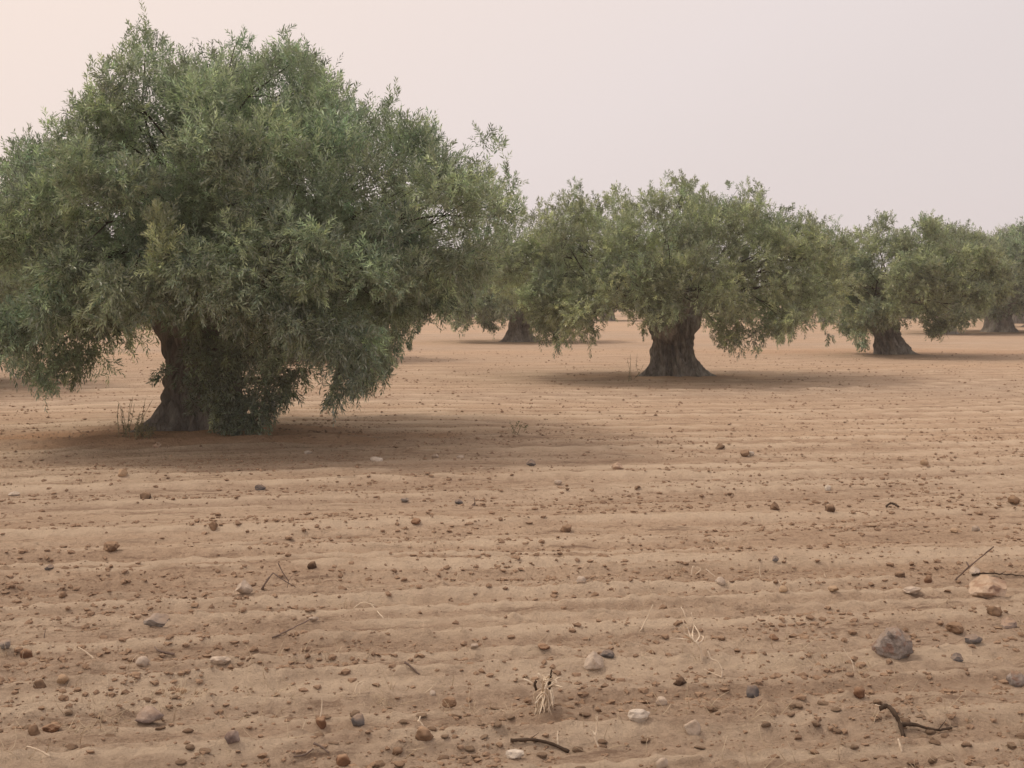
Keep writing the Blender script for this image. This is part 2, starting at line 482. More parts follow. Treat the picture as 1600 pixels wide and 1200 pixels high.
def leaves_mesh(rng, clumps, per_clump, leaf_l, leaf_w, per_shoot=24, shoot=(0.22, 0.5), keep=None, bright=1.0):
    """clumps: array rows (x,y,z,r, up, density, yellow, spread). Returns a mesh of folded two-triangle leaves on shoots."""
    cl = np.asarray(clumps, float)
    ns = np.maximum(4, (per_clump * cl[:, 5] * (cl[:, 3] / 0.42) ** 1.4).astype(int))
    idx = np.repeat(np.arange(len(cl)), ns)
    n = len(idx)
    c = cl[idx]
    rad = unit(rng.normal(size=(n, 3)))
    rr = c[:, 3] * rng.uniform(0, 1, n) ** 0.4
    p = c[:, :3] + rad * rr[:, None] * np.array([1, 1, 0.95])
    up = np.stack([np.zeros(n), np.zeros(n), c[:, 4]], -1)
    d = unit(rad * 0.62 + up * rng.uniform(0.6, 1.5, n)[:, None] + rng.normal(size=(n, 3)) * 0.33)
    L = rng.uniform(shoot[0], shoot[1], n) * (0.6 + 0.9 * np.minimum(c[:, 3], 0.6)) * np.where((c[:, 4] > 0.55) & (rng.uniform(size=n) < 0.4), 1.7, 1.0)
    p = p - d * (L * 0.45)[:, None]
    if keep is not None:                      # prune shoots that would poke out of the crown
        tip = p + d * L[:, None]
        ok = keep(tip, rng)
        idx, c, p, d, L = idx[ok], c[ok], p[ok], d[ok], L[ok]
        n = len(idx)
    droop = rng.uniform(0.0, 0.18, n) * L * np.where(c[:, 4] < 0, 1.7, 1.0)
    t = (np.arange(per_shoot) + 0.5) / per_shoot
    m = n * per_shoot
    T = np.tile(t, n)
    si = np.repeat(np.arange(n), per_shoot)
    ds = d[si]
    base = p[si] + ds * (L[si] * T)[:, None]
    base[:, 2] -= droop[si] * T * T
    a = unit(np.cross(ds, rng.normal(size=(n, 3))[si]))
    b = np.cross(ds, a)
    k = np.tile(np.arange(per_shoot), n)
    ph = k * 2.4 + rng.uniform(0, 6.28, n)[si] + rng.normal(size=m) * 0.4
    side = a * np.cos(ph)[:, None] + b * np.sin(ph)[:, None]
    ang = (0.55 + 0.6 * (1 - T) + rng.normal(size=m) * 0.2)
    ld = unit(ds + side * ang[:, None] + np.array([0, 0, -0.12]))
    sz = rng.uniform(0.7, 1.2, m) * (1.0 - 0.45 * np.clip(T - 0.75, 0, 1) * 3)
    ll = leaf_l * sz; lw = leaf_w * sz * rng.uniform(0.8, 1.15, m)
    nm = unit(side * 0.4 + ds * 0.5 + np.array([0, 0, 0.5]) + rng.normal(size=(m, 3)) * 0.35)
    wd = unit(np.cross(ld, nm)); nm = np.cross(wd, ld)
    midp = base + ld * (ll * 0.5)[:, None] + nm * (lw * 0.16)[:, None]
    tip = base + ld * ll[:, None] - nm * (ll * 0.06)[:, None]
    V = np.empty((m, 4, 3))
    V[:, 0] = base; V[:, 1] = midp + wd * (lw * 0.5)[:, None]; V[:, 2] = tip; V[:, 3] = midp - wd * (lw * 0.5)[:, None]
    f = np.arange(m)[:, None] * 4
    Tt = np.concatenate([f + np.array([[0, 1, 2]]), f + np.array([[0, 2, 3]])])
    # leaf colour: dark green, silvery olive or yellowish young growth
    g = rng.uniform(0, 1, m)
    yel = np.clip(c[si, 6] + 0.2 * rng.normal(size=n)[si] + 0.12 * T, 0, 1)
    dark = np.array([0.060, 0.098, 0.074]); mid = np.array([0.255, 0.300, 0.222]); yl = np.array([0.325, 0.318, 0.172])
    col = dark + (mid - dark) * g[:, None]
    col = col + (yl - col) * (yel * 0.75)[:, None]
    cool = np.clip(0.9 * pn(cl[:, 0] * 0.9, cl[:, 2] * 0.9 + cl[:, 1], 33), 0, 1)[idx][si]
    col = col * (1 + cool[:, None] * np.array([-0.22, 0.0, 0.12]))
    tone = bright * rng.uniform(0.62, 1.45, len(cl))[idx][si] * np.where(rng.uniform(size=n) < 0.3, rng.uniform(1.15, 1.6, n), rng.uniform(0.6, 1.1, n))[si]
    col = col * (tone * rng.uniform(0.8, 1.2, m))[:, None]
    col4 = np.repeat(col, 4, 0)
    return mesh_np('foliage', V.reshape(-1, 3), Tt, False, {'tint': col4}), m

def sample_clumps(rng, top, bot, Dy, n, rr, hollow=0.6, sparse=None, back=0.45, seed=0):
    """top/bot: (x,z) outline in metres relative to the base. Fills a crown that is round in plan."""
    top = np.array(top, float); bot = np.array(bot, float)
    x0, x1 = max(top[0, 0], bot[0, 0]), min(top[-1, 0], bot[-1, 0])
    xc, hw = (x0 + x1) / 2, (x1 - x0) / 2
    ft = lambda x: np.interp(x, top[:, 0], top[:, 1]); fb = lambda x: np.interp(x, bot[:, 0], bot[:, 1])
    out = []
    tries = 0
    while len(out) < n and tries < n * 260:
        tries += 1
        x = rng.uniform(x0, x1); r = rng.uniform(*rr)
        q = (x - xc) / hw
        dyx = Dy * math.sqrt(max(0.05, 1 - q * q))
        u = rng.uniform(-1, 1); y = u * dyx
        k = math.sqrt(1 - u * u * 0.95)
        tz, bz = ft(x), fb(x)
        zc = bz + 0.4 * (tz - bz)
        hi = zc + (tz - zc) * (0.25 + 0.75 * k) - 0.75 * r
        lo = bz + 0.7 * r
        if hi <= lo: 
            r = 0.6 * r
            hi = zc + (tz - zc) * (0.25 + 0.75 * k) - 0.6 * r; lo = bz + 0.6 * r
            if hi <= lo: continue
        z = rng.uniform(lo, hi)
        if z > min(ft(x - 0.75 * r), ft(x + 0.75 * r)) - 0.25 * r: continue
        if z < max(fb(x - 0.5 * r), fb(x + 0.5 * r)) + 0.15 * r: continue
        t = (z - bz) / max(tz - bz, 0.1)
        rho = math.sqrt(q * q + u * u * (1 - q * q))
        if rho < 0.62 and t < 0.72 and rng.uniform() < hollow: continue
        if y > 0.2 * Dy and rng.uniform() < 0.35: continue
        if any((x - o[0]) ** 2 + (y - o[1]) ** 2 + (z - o[2]) ** 2 < (0.62 * (r + o[3])) ** 2 for o in out) and tries < n * 200: continue
        dens = 1.0 if y < 0.3 * Dy else back
        dens *= np.interp(t, [0, 0.6, 0.85, 1.0], [1.15, 1.0, 0.62, 0.5])
        if sparse: dens *= sparse(x, z)
        up = np.interp(t, [0, 0.15, 0.35, 0.6, 1.0], [-0.75, -0.3, 0.25, 0.6, 1.05])
        yel = 0.16 + 0.28 * max(0, float(pn(x * 0.7 + seed, z * 0.7 + y, 31))) + 0.10 * (rng.uniform() < 0.12)
        out.append((x, y, z, r, up, dens * 1.7, yel, 0))
    return out

def pruner(top, bot, Dy, slack=0.1):
    top = np.array(top, float); bot = np.array(bot, float)
    x0, x1 = max(top[0, 0], bot[0, 0]), min(top[-1, 0], bot[-1, 0]); xc, hw = (x0 + x1) / 2, (x1 - x0) / 2
    def keep(tip, rng):
        x, y, z = tip.T
        ft = np.interp(x, top[:, 0], top[:, 1]); fb = np.interp(x, bot[:, 0], bot[:, 1])
        u = np.clip(np.abs(y) / (Dy * np.sqrt(np.clip(1 - ((x - xc) / hw) ** 2, 0.05, 1))), 0, 1)
        zc = fb + 0.4 * (ft - fb)
        lim = zc + (ft - zc) * (0.25 + 0.75 * np.sqrt(1 - 0.95 * u * u))
        e = slack * (np.minimum(rng.exponential(1.0, len(x)), 2.6) * 0.9 - 0.45)
        return (z < lim + e) & (z > fb - 0.55 * e) & (x > x0 - e) & (x < x1 + e)
    return keep

def lobes_to_clumps(rng, lobes, k=7, rs=0.46, sh=0.62):
    """each branch mass becomes a shell of smaller leafy clumps, so that dark gaps stay between the masses"""
    out = []
    for (x, y, z, R_, up, dens, yel, _) in lobes:
        ax = unit(np.array([x, y * 1.4 - 0.4, 0.5 + up * 0.5]))
        for i in range(k):
            v = unit(rng.normal(size=3) + ax * 0.55) if i else np.zeros(3)
            p = np.array([x, y, z]) + v * R_ * sh
            out.append((*p, R_ * rs * rng.uniform(0.85, 1.2), up * rng.uniform(0.8, 1.2), dens * rng.uniform(0.75, 1.15), np.clip(yel + rng.normal() * 0.05, 0, 1), 0))
    return out

def limbs_for(rng, tree, clumps, trunk_top, r0, nl=7, reach=0.62, thin=1.0):
    """main limbs as parts, fine branches to every clump as one part"""
    P = np.array([c[:3] for c in clumps])
    # k-means of the clumps
    cen = P[rng.choice(len(P), nl, replace=False)]
    for _ in range(12):
        lab = np.argmin(((P[:, None] - cen[None]) ** 2).sum(-1), 1)
        cen = np.array([P[lab == k].mean(0) if (lab == k).any() else cen[k] for k in range(nl)])
    tt = np.asarray(trunk_top, float)
    br = Acc()
    for k in range(nl):
        tgt = tt + (cen[k] - tt) * reach
        tgt[2] = max(tgt[2], tt[2] + 0.25)
        off = tgt - tt; hd = np.array([off[0], off[1], 0]) / (np.linalg.norm(off[:2]) + 1e-6)
        s = tt + hd * r0 * 0.45 + np.array([0, 0, -0.35])
        m1 = tt + off * 0.38 + np.array([0, 0, 0.28]) + rng.normal(size=3) * 0.16
        m2 = tt + off * 0.72 + np.array([0, 0, 0.25]) + rng.normal(size=3) * 0.18
        cv = spline([s, m1, m2, tgt], 14)
        cv[1:] += rng.normal(size=(13, 3)) * 0.025
        rads = np.linspace(r0 * rng.uniform(0.33, 0.48), 0.018, 14) * thin
        V, Q, T = tube(cv, rads, 9)
        a = Acc(); a.add(V, Q, T)
        link('limb', a.mesh('limb'), M_BARK, tree)
        for i in np.where(lab == k)[0]:
            j = int(rng.integers(5, 14)); s = cv[j]; e = P[i]
            mid = (s + e) / 2 + rng.normal(size=3) * 0.18 + np.array([0, 0, 0.10])
            c2 = spline([s, mid, e], 7)
            V, Q, T = tube(c2, np.linspace(min(0.022, rads[j] * 0.6), 0.005, 7), 5)
            br.add(V, Q, T)
            for q in range(2):
                e2 = e + rng.normal(size=3) * clumps[i][3] * 0.4
                V, Q, T = tube(spline([c2[4], (c2[4] + e2) / 2 + rng.normal(size=3) * 0.07, e2], 5), np.linspace(0.007, 0.003, 5), 4)
                br.add(V, Q, T)
    o = link('branches', br.mesh('branches'), M_TWIG, tree)
    o['kind'] = 'stuff'

def outline(pts, D, base):
    out = []
    for px, py in pts:
        w = at_depth(px, py, D)
        out.append((w[0] - base[0], w[2]))
    return sorted(out)

def tree_root(label, base, group=None):
    o = bpy.data.objects.new('olive_tree', None)
    C.objects.link(o)
    o.empty_display_size = 0.5
    z = float(ground_z(base[0], base[1], False)) - 0.03
    o.location = (base[0], base[1], z)
    tag(o, label, 'tree', group or 'olive trees of the grove')
    return o

def px_tufts(tufts, D, base):
    out = []
    for t in tufts:
        px, py, r, yo, up, dens, yel = (list(t) + [0.0] * 7)[:7] if len(t) >= 7 else None
        w = at_depth(px, py, D + yo)
        out.append((w[0] - base[0], w[1] - base[1], w[2], r * D / F, up, dens * 1.7, yel, 0))
    return out

# --- near tree
rng = np.random.default_rng(5)
B = TREE_BASE['near']; D = B[1]
near = tree_root('large near olive tree at left with low skirts and shoots hiding its trunk', B)
NT = [(-45, 245), (0, 250), (30, 235), (55, 232), (68, 172), (82, 172), (110, 205), (150, 150), (200, 112), (222, 72), (240, 42), (262, 50), (290, 82), (330, 118),
      (350, 70), (375, 42), (400, 68), (450, 74), (482, 68), (502, 105), (540, 130), (580, 160), (602, 138), (624, 148), (632, 188), (680, 192),
      (712, 225), (735, 240), (750, 200), (775, 205), (795, 225), (800, 275), (822, 295), (835, 330)]
NB = [(-45, 450), (0, 440), (45, 450), (66, 540), (80, 600), (130, 622), (165, 590), (185, 545), (230, 535), (250, 522), (265, 516), (290, 522), (320, 520), (360, 525), (400, 560),
      (440, 585), (475, 575), (490, 555), (520, 555), (535, 610), (555, 640), (590, 610), (620, 580), (640, 545), (648, 500), (690, 505), (740, 500), (760, 470),
      (790, 420), (815, 340), (835, 335)]
top, bot = outline(NT, D, B), outline(NB, D, B)
def sp1(x, z):
    px = 320 + x * F / D
    return 0.5 if px > 690 else (0.8 if z > 4.2 else 1.0)
lob = sample_clumps(rng, top, bot, 3.0, 125, (0.42, 0.78), sparse=sp1, seed=1)
cl = lobes_to_clumps(rng, lob)
tuf = [  # px, py, radius px, depth offset, up, density, yellow
    (237, 75, 20, 0, 1.0, .8, .1), (258, 90, 18, .2, 1.0, .8, .1), (375, 70, 18, 0, 1.0, .8, .1), (356, 95, 18, 0, 1.0, .8, .1), (482, 95, 18, -.2, .9, .8, .1),
    (445, 92, 18, .2, .9, .8, .1), (610, 165, 18, 0, .9, .8, .1), (76, 200, 14, 0, .9, .6, .1), (755, 225, 16, 0, .9, .7, .2),
    (782, 232, 15, .1, .8, .7, .2), (800, 300, 15, 0, .5, .7, .2), (205, 138, 18, .2, .9, .6, .1), (300, 102, 18, .1, .9, .8, .1),
    (540, 150, 18, .1, .9, .8, .1), (680, 210, 18, 0, .8, .8, .1),
    (250, 352, 20, -2.9, 1.2, 1.7, .75), (252, 392, 24, -2.95, .9, 1.5, .7), (248, 430, 20, -2.9, .6, 1.3, .6),
    (285, 470, 32, -1.7, -.1, .8, .3), (325, 488, 32, -1.5, -.3, .8, .3), (370, 500, 34, -1.4, -.3, .8, .25), (300, 505, 26, -1.2, -.4, .9, .35), (270, 490, 26, -1.3, -.4, .9, .3), (280, 508, 20, -1.1, -.5, .8, .3), (410, 520, 34, -1.3, -.3, .8, .2),
    (120, 575, 32, -.6, -.8, 1.1, .2), (132, 602, 20, -.7, -1, 1.1, .2), (150, 555, 32, -.5, -.7, 1, .2), (92, 560, 26, -.3, -.7, 1, .2),
    (560, 590, 30, -.9, -.8, 1.2, .15), (556, 620, 18, -.9, -1, 1.2, .15), (590, 565, 30, -.8, -.7, 1.2, .15), (545, 575, 26, -.7, -.7, 1.1, .15), (615, 545, 24, -.6, -.7, 1.1, .15),
    (560, 545, 34, -1, -.5, 1.1, .15), (600, 510, 36, -1, -.5, 1.1, .15), (470, 600, 22, -.8, -.8, 1, .2), (455, 570, 30, -1, -.6, 1, .2),
    (210, 545, 22, -.4, -.7, .7, .25), (195, 560, 18, -.3, -.8, .5, .25), (690, 500, 18, -.3, -.9, .6, .2), (720, 500, 18, -.2, -.9, .5, .2)]
cl += px_tufts(tuf, D, B)
me, nleaf = leaves_mesh(rng, cl, 51, 0.072, 0.0170, 17, (0.16, 0.34), pruner(top, bot, 3.0, 0.15), 1.25)
o = link('foliage', me, M_LEAF, near); o['kind'] = 'stuff'
print('near leaves', nleaf, len(cl))
suck = [(330, 545, 26, -.75, -.4, .8, .45), (300, 560, 20, -.65, -.4, .6, .45), (345, 590, 28, -.8, -.3, .9, .45), (318, 612, 22, -.7, -.2, .7, .5), (305, 640, 16, -.75, .2, .5, .55), (370, 620, 28, -.85, -.2, .9, .3),
        (345, 645, 22, -.9, -.2, .9, .3), (365, 662, 20, -.95, -.2, 1, .2), (392, 650, 20, -.9, -.3, 1, .2), (412, 625, 24, -.8, -.4, 1, .2), (430, 600, 26, -.8, -.5, 1, .2),
        (448, 622, 20, -.8, -.6, .9, .2), (400, 580, 32, -.9, -.3, 1, .2), (355, 680, 12, -1, -.2, .9, .25), (385, 672, 14, -.95, -.2, .9, .2), (402, 674, 13, -.9, -.2, .9, .2), (415, 655, 16, -.9, -.3, .9, .2), (372, 688, 10, -1, -.2, .9, .2), (425, 640, 18, -.8, -.4, .9, .2), (340, 625, 20, -.85, -.2, .8, .4), (300, 530, 26, -.9, -.4, .8, .4), (320, 575, 24, -.85, -.3, .9, .4), (290, 600, 14, -.7, -.3, .6, .45), (340, 660, 14, -.9, -.1, .8, .4), (470, 590, 22, -.8, -.7, .8, .25), (252, 600, 11, -.5, .1, .5, .2), (258, 585, 10, -.5, .1, .5, .2), (372, 560, 30, -.9, -.3, .9, .25)]
me, nl2 = leaves_mesh(rng, px_tufts(suck, D, B), 100, 0.070, 0.018, 14, (0.14, 0.32))
o = link('basal_shoots', me, M_LEAF, near); o['kind'] = 'stuff'
o['label'] = 'leafy shoots hanging in front of the trunk'
pm = D / F
TH = 1.55
link('trunk', trunk_mesh(rng, [(-.3, 0, 0, .52), (0, 0, 0, .47), (.2, .0, 0, .41), (.45, .02, 0, .38), (.8, .03, 0, .36), (1.1, -.0, 0, .40), (1.35, -.02, 0, .44), (1.6, 0, 0, .40)],
     [(3.25, .42, .26), (3.9, .22, .25), (4.5, .16, .2), (5.1, .22, .22), (5.8, .32, .3), (.3, .25, .4), (1.6, .25, .4), (2.4, .2, .3)], TH, 3), M_BARK, near)
limbs_for(rng, near, lob, (0, 0, TH - .1), .5, 9)

# --- middle tree
rng = np.random.default_rng(8)
B = TREE_BASE['mid']; D = B[1]
midt = tree_root('broad olive tree right of centre on a bare flared grey trunk', B)
NT = [(755, 370), (775, 335), (810, 318), (840, 290), (900, 280), (925, 290), (960, 292), (1000, 308), (1022, 285), (1042, 275), (1065, 274), (1085, 292), (1110, 288), (1135, 276), (1150, 282),
      (1180, 292), (1210, 305), (1225, 300), (1242, 298), (1255, 330), (1275, 345), (1292, 335), (1310, 345), (1325, 365)]
NB = [(755, 450), (780, 480), (820, 500), (840, 535), (880, 550), (905, 535), (925, 548), (945, 515), (960, 478), (985, 490), (1000, 530), (1020, 515), (1040, 500), (1080, 497), (1092, 500),
      (1110, 540), (1135, 555), (1160, 562), (1185, 550), (1195, 525), (1230, 545), (1242, 515), (1270, 485), (1285, 525), (1298, 540), (1308, 500), (1325, 420)]
top, bot = outline(NT, D, B), outline(NB, D, B)
lob = sample_clumps(rng, top, bot, 3.3, 105, (0.45, 0.85), sparse=lambda x, z: 0.9, seed=7)
cl = lobes_to_clumps(rng, lob)
cl = [(*c[:6], c[6] + 0.42, 0) for c in cl]
tuf = [(985, 470, 26, -1.8, -.3, .8, .4), (1000, 495, 22, -1.6, -.4, .8, .45), (970, 480, 22, -1.2, -.4, .7, .35), (845, 520, 22, -1.2, -.6, .8, .35), (870, 525, 22, -1, -.6, .8, .3), (855, 500, 24, -1.3, -.5, .8, .35), (900, 515, 20, -1, -.6, .7, .3), (925, 520, 18, -.8, -.8, .8, .25), (930, 495, 22, -1, -.6, .8, .25), (1110, 525, 20, -.8, -.7, .7, .35), (1130, 520, 22, -1, -.6, .8, .3), (1160, 535, 20, -.8, -.8, .7, .35), (1185, 520, 22, -.8, -.6, .8, .3), (1215, 520, 20, -.6, -.6, .7, .3), (1235, 525, 12, -.4, -.8, .7, .3),
       (875, 548, 12, -.5, -.9, .5, .4), (880, 560, 8, -.5, -1, .4, .3), (920, 545, 14, -.5, -.9, .9, .3), (1125, 552, 14, -.5, -.9, .6, .4), (1162, 560, 14, -.5, -.9, .6, .4), (1178, 548, 12, -.4, -.9, .6, .4),
       (1232, 548, 8, -.3, -1, .5, .3), (1296, 530, 11, -.2, -1, .9, .3), (1294, 505, 12, -.2, -.8, .9, .3), (1005, 520, 15, -1.2, -.7, 1, .5), (1040, 285, 14, -.3, 1.1, .9, .5), (1062, 284, 12, -.2, 1.1, .9, .5),
       (1140, 288, 11, 0, 1.1, .7, .4), (1225, 325, 14, 0, 1, .6, .3), (1300, 350, 13, .2, .8, .6, .3), (1310, 358, 9, .2, .8, .5, .3),
       (1030, 420, 28, -3.0, .8, 1.3, .6), (1060, 440, 30, -3.1, .6, 1.3, .55), (1020, 460, 30, -2.9, .3, 1.2, .55), (1050, 480, 26, -2.6, 0, 1, .5), (1000, 430, 22, -3, .8, 1.2, .6),
       (860, 440, 26, -2.2, .8, 1.2, .6), (850, 480, 24, -2.2, .3, 1.2, .55), (880, 470, 24, -2.3, .5, 1.2, .5), (1180, 330, 26, -1.2, 1.1, 1.1, .55), (1130, 380, 30, -2.2, .8, 1.1, .55), (900, 300, 16, -.4, 1, .8, .4)]
cl += px_tufts(tuf, D, B)
me, nleaf = leaves_mesh(rng, cl, 28, 0.084, 0.0225, 17, (0.17, 0.36), pruner(top, bot, 3.3, 0.17), 1.15)
o = link('foliage', me, M_LEAF, midt); o['kind'] = 'stuff'
print('mid leaves', nleaf, len(cl))
TH = 1.25
link('trunk', trunk_mesh(rng, [(-.3, 0, 0, .50), (0, 0, 0, .44), (.15, -.02, 0, .40), (.4, -.03, 0, .36), (.65, -.03, 0, .35), (.9, -.05, 0, .38), (1.15, -.1, 0, .44), (1.3, -.1, 0, .42)],
     [(3.25, .32, .28), (3.9, .15, .25), (4.7, .18, .3), (5.6, .2, .25), (6.2, .42, .28), (1, .25, .4), (2.2, .2, .3)], TH, 9), M_BARK, midt)
limbs_for(rng, midt, lob, (-.08, 0, TH - .1), .48, 8)

# --- right tree
rng = np.random.default_rng(13)
B = TREE_BASE['right']; D = B[1]
right = tree_root('olive tree at right with its trunk leaning left and a ground-sweeping tuft beside it', B)
NT = [(1285, 400), (1310, 358), (1335, 348), (1360, 348), (1375, 335), (1390, 333), (1405, 345), (1430, 335), (1450, 336), (1480, 350), (1500, 343), (1525, 345), (1545, 372), (1565, 400)]
NB = [(1285, 440), (1310, 490), (1325, 540), (1345, 552), (1360, 540), (1368, 505), (1380, 515), (1400, 520), (1408, 510), (1425, 490), (1438, 525), (1450, 534), (1458, 515), (1480, 500), (1500, 490), (1530, 490), (1550, 470), (1565, 440)]
top, bot = outline(NT, D, B), outline(NB, D, B)
lob = sample_clumps(rng, top, bot, 2.7, 70, (0.45, 0.8), seed=17)
cl = lobes_to_clumps(rng, lob)
cl = [(*c[:6], c[6] + 0.40, 0) for c in cl]
tuf = [(1340, 520, 22, -1.2, -.6, .9, .3), (1345, 500, 24, -1.2, -.5, .9, .3), (1338, 540, 14, -1.2, -.9, 1, .3), (1385, 500, 24, -1.4, -.4, .8, .4), (1395, 512, 16, -1.3, -.6, .7, .4), (1375, 490, 24, -1.4, -.3, .8, .4), (1410, 500, 20, -1.2, -.5, .7, .4), (1447, 515, 14, -1, -.9, .9, .3),
       (1335, 525, 12, -.4, -.9, 1.2, .25), (1348, 540, 9, -.4, -1, 1.2, .25), (1345, 510, 14, -.4, -.8, 1.2, .25), (1448, 522, 8, -.4, -1, 1, .25), (1445, 505, 10, -.4, -.9, 1, .3), (1390, 508, 12, -1, -.7, .9, .4), (1378, 500, 12, -1, -.6, .9, .4),
       (1385, 342, 9, 0, 1.1, .8, .4), (1440, 343, 9, 0, 1.1, .8, .4), (1515, 352, 10, .3, 1, .8, .3)]
cl += px_tufts(tuf, D, B)
me, nleaf = leaves_mesh(rng, cl, 34, 0.100, 0.032, 11, (0.16, 0.34), pruner(top, bot, 2.7, 0.19), 1.15)
o = link('foliage', me, M_LEAF, right); o['kind'] = 'stuff'
print('right leaves', nleaf, len(cl))
TH = 1.2
link('trunk', trunk_mesh(rng, [(-.3, .04, 0, .40), (0, .04, 0, .37), (.2, .0, 0, .34), (.5, -.08, 0, .31), (.8, -.16, 0, .32), (1.2, -.2, 0, .36)],
     [(6.1, .42, .3), (3.2, .1, .3), (4.6, .15, .3), (5.3, .2, .25), (1.3, .2, .4)], TH, 15, 80, 40), M_BARK, right)
limbs_for(rng, right, lob, (-.2, 0, TH - .1), .42, 7)

# --- tree standing behind, between the near tree and the middle one; also the pattern of the far rows
rng = np.random.default_rng(19)
B = TREE_BASE['behind']; D = B[1]
behind = tree_root('greyish olive tree behind, between the near and middle trees, dark trunk base showing', B)
NT = [(685, 440), (705, 408), (740, 388), (770, 382), (800, 372), (830, 378), (860, 372), (890, 385), (920, 400), (940, 440)]
NB = [(685, 470), (700, 505), (725, 522), (745, 500), (765, 520), (785, 515), (795, 500), (812, 490), (830, 495), (845, 518), (870, 525), (890, 505), (915, 510), (940, 475)]
top, bot = outline(NT, D, B), outline(NB, D, B)
lob = sample_clumps(rng, top, bot, 2.9, 62, (0.5, 0.85), seed=27)
cl = lobes_to_clumps(rng, lob)
cl = [(*c[:6], c[6] + 0.15, 0) for c in cl]
cl += px_tufts([(800, 500, 16, -1, -.3, .8, .3), (825, 502, 14, -1, -.4, .8, .3), (790, 510, 12, -.9, -.6, .7, .3), (845, 512, 12, -.8, -.6, .7, .3), (715, 512, 12, -.4, -.8, .8, .3), (735, 505, 12, -.4, -.8, .8, .3), (770, 512, 12, -.6, -.8, .8, .3)], D, B)
me, nleaf = leaves_mesh(rng, cl, 24, 0.13, 0.043, 9, (0.18, 0.36), pruner(top, bot, 2.9, 0.2), 1.1)
o = link('foliage', me, M_LEAF, behind); o['kind'] = 'stuff'
print('behind leaves', nleaf, len(cl))
TH = 1.15
link('trunk', trunk_mesh(rng, [(-.3, 0, 0, .6), (0, 0, 0, .55), (.2, 0, 0, .46), (.5, 0, 0, .38), (.8, .02, 0, .37), (1.2, .05, 0, .42)],
     [(3.2, .35, .3), (4.6, .15, .3), (6.1, .3, .3), (1.3, .2, .4)], TH, 25, 40, 22), M_BARK, behind)
limbs_for(rng, behind, lob, (.03, 0, TH - .1), .42, 6)

# --- tree just behind the right one
rng = np.random.default_rng(23)
B = TREE_BASE['rightfar']; D = B[1]
rfar = tree_root('olive tree standing just behind the right-hand tree, pale trunk seen under its skirts', B)
NT = [(1395, 420), (1420, 372), (1460, 348), (1500, 341), (1525, 346), (1545, 375), (1562, 420)]
NB = [(1395, 465), (1420, 482), (1445, 492), (1460, 494), (1490, 494), (1500, 515), (1508, 500), (1530, 500), (1545, 508), (1562, 460)]
top, bot = outline(NT, D, B), outline(NB, D, B)
lob = sample_clumps(rng, top, bot, 2.7, 58, (0.5, 0.85), seed=37)
cl = [(*c[:6], c[6] + 0.25, 0) for c in lobes_to_clumps(rng, lob)]
me, nleaf = leaves_mesh(rng, cl, 24, 0.13, 0.043, 9, (0.18, 0.36), keep=pruner(top, bot, 2.7, 0.2), bright=1.15)
o = link('foliage', me, M_LEAF, rfar); o['kind'] = 'stuff'
TH = 1.35
link('trunk', trunk_mesh(rng, [(-.3, 0, 0, .52), (0, 0, 0, .46), (.2, 0, 0, .42), (.5, 0, 0, .40), (.9, -.02, 0, .42), (1.35, -.05, 0, .44)],
     [(3.0, .15, .3), (4.6, .1, .3), (6.1, .35, .3), (1.3, .2, .4)], TH, 33, 40, 22), M_BARK, rfar)
limbs_for(rng, rfar, lob, (-.03, 0, TH - .1), .42, 6)

def copy_tree(src, base, rot, scale, label, group=None):
    r = src.copy(); C.objects.link(r)
    z = float(ground_z(base[0], base[1], False)) - 0.03
    r.location = (base[0], base[1], z); r.rotation_euler = (0, 0, rot); r.scale = (scale,) * 3
    r['label'] = label
    if group: r['group'] = group
    for ch in list(src.children):
        c = ch.copy(); C.objects.link(c); c.parent = r
    return r

copy_tree(rfar, TREE_BASE['edge'], 2.6, 1.2, 'olive tree at the right edge of the frame on a low reddish mound')
copy_tree(midt, TREE_BASE['left'], 2.6, 0.92, 'olive tree cut by the left edge of the frame, behind the near tree')
copy_tree(right, at_depth(505, 600, 38) * np.array([1, 1, 0]), 2.9, 1.0, 'olive tree hidden behind the large near tree, glimpsed under its skirts')
copy_tree(behind, at_depth(1560, 600, 70) * np.array([1, 1, 0]), 0.7, 1.45, 'olive tree between the right-hand tree and the one at the right edge')
rr_ = random.Random(4)
far = [(1615, 82), (1530, 118), (655, 108), (735, 124), (950, 104), (1010, 130), (1290, 98), (1240, 140), (1420, 118), (1530, 132), (1640, 104), (230, 96), (60, 112), (-70, 82), (420, 120), (860, 150), (1110, 160), (1350, 165), (570, 150), (150, 150), (330, 165), (690, 175), (1480, 180), (970, 190), (1700, 70), (-190, 60)]
for px, dd in far:
    b = at_depth(px, 600, dd) * np.array([1, 1, 0])
    copy_tree((behind, rfar)[int(px) % 2], b, rr_.uniform(0, 6.28), rr_.uniform(0.95, 1.2), 'far olive tree low on the hazy horizon, seen between and under the nearer crowns', 'far olive trees on the horizon')

# ------------------------------------------------------------------ stones and clods
def ico(sub):
    bm = bmesh.new(); bmesh.ops.create_icosphere(bm, subdivisions=sub, radius=1.0)
    V = np.array([v.co[:] for v in bm.verts]); T = np.array([[v.index for v in f.verts] for f in bm.faces]); bm.free()
    return V, T
ICO = {k: ico(k) for k in (1, 2, 3)}

def noise3(P, s, seed):
    return (pn(P[:, 0] * s + seed, P[:, 1] * s, seed) + pn(P[:, 1] * s, P[:, 2] * s + seed, seed + 1) + pn(P[:, 2] * s, P[:, 0] * s - seed, seed + 2)) / 1.7

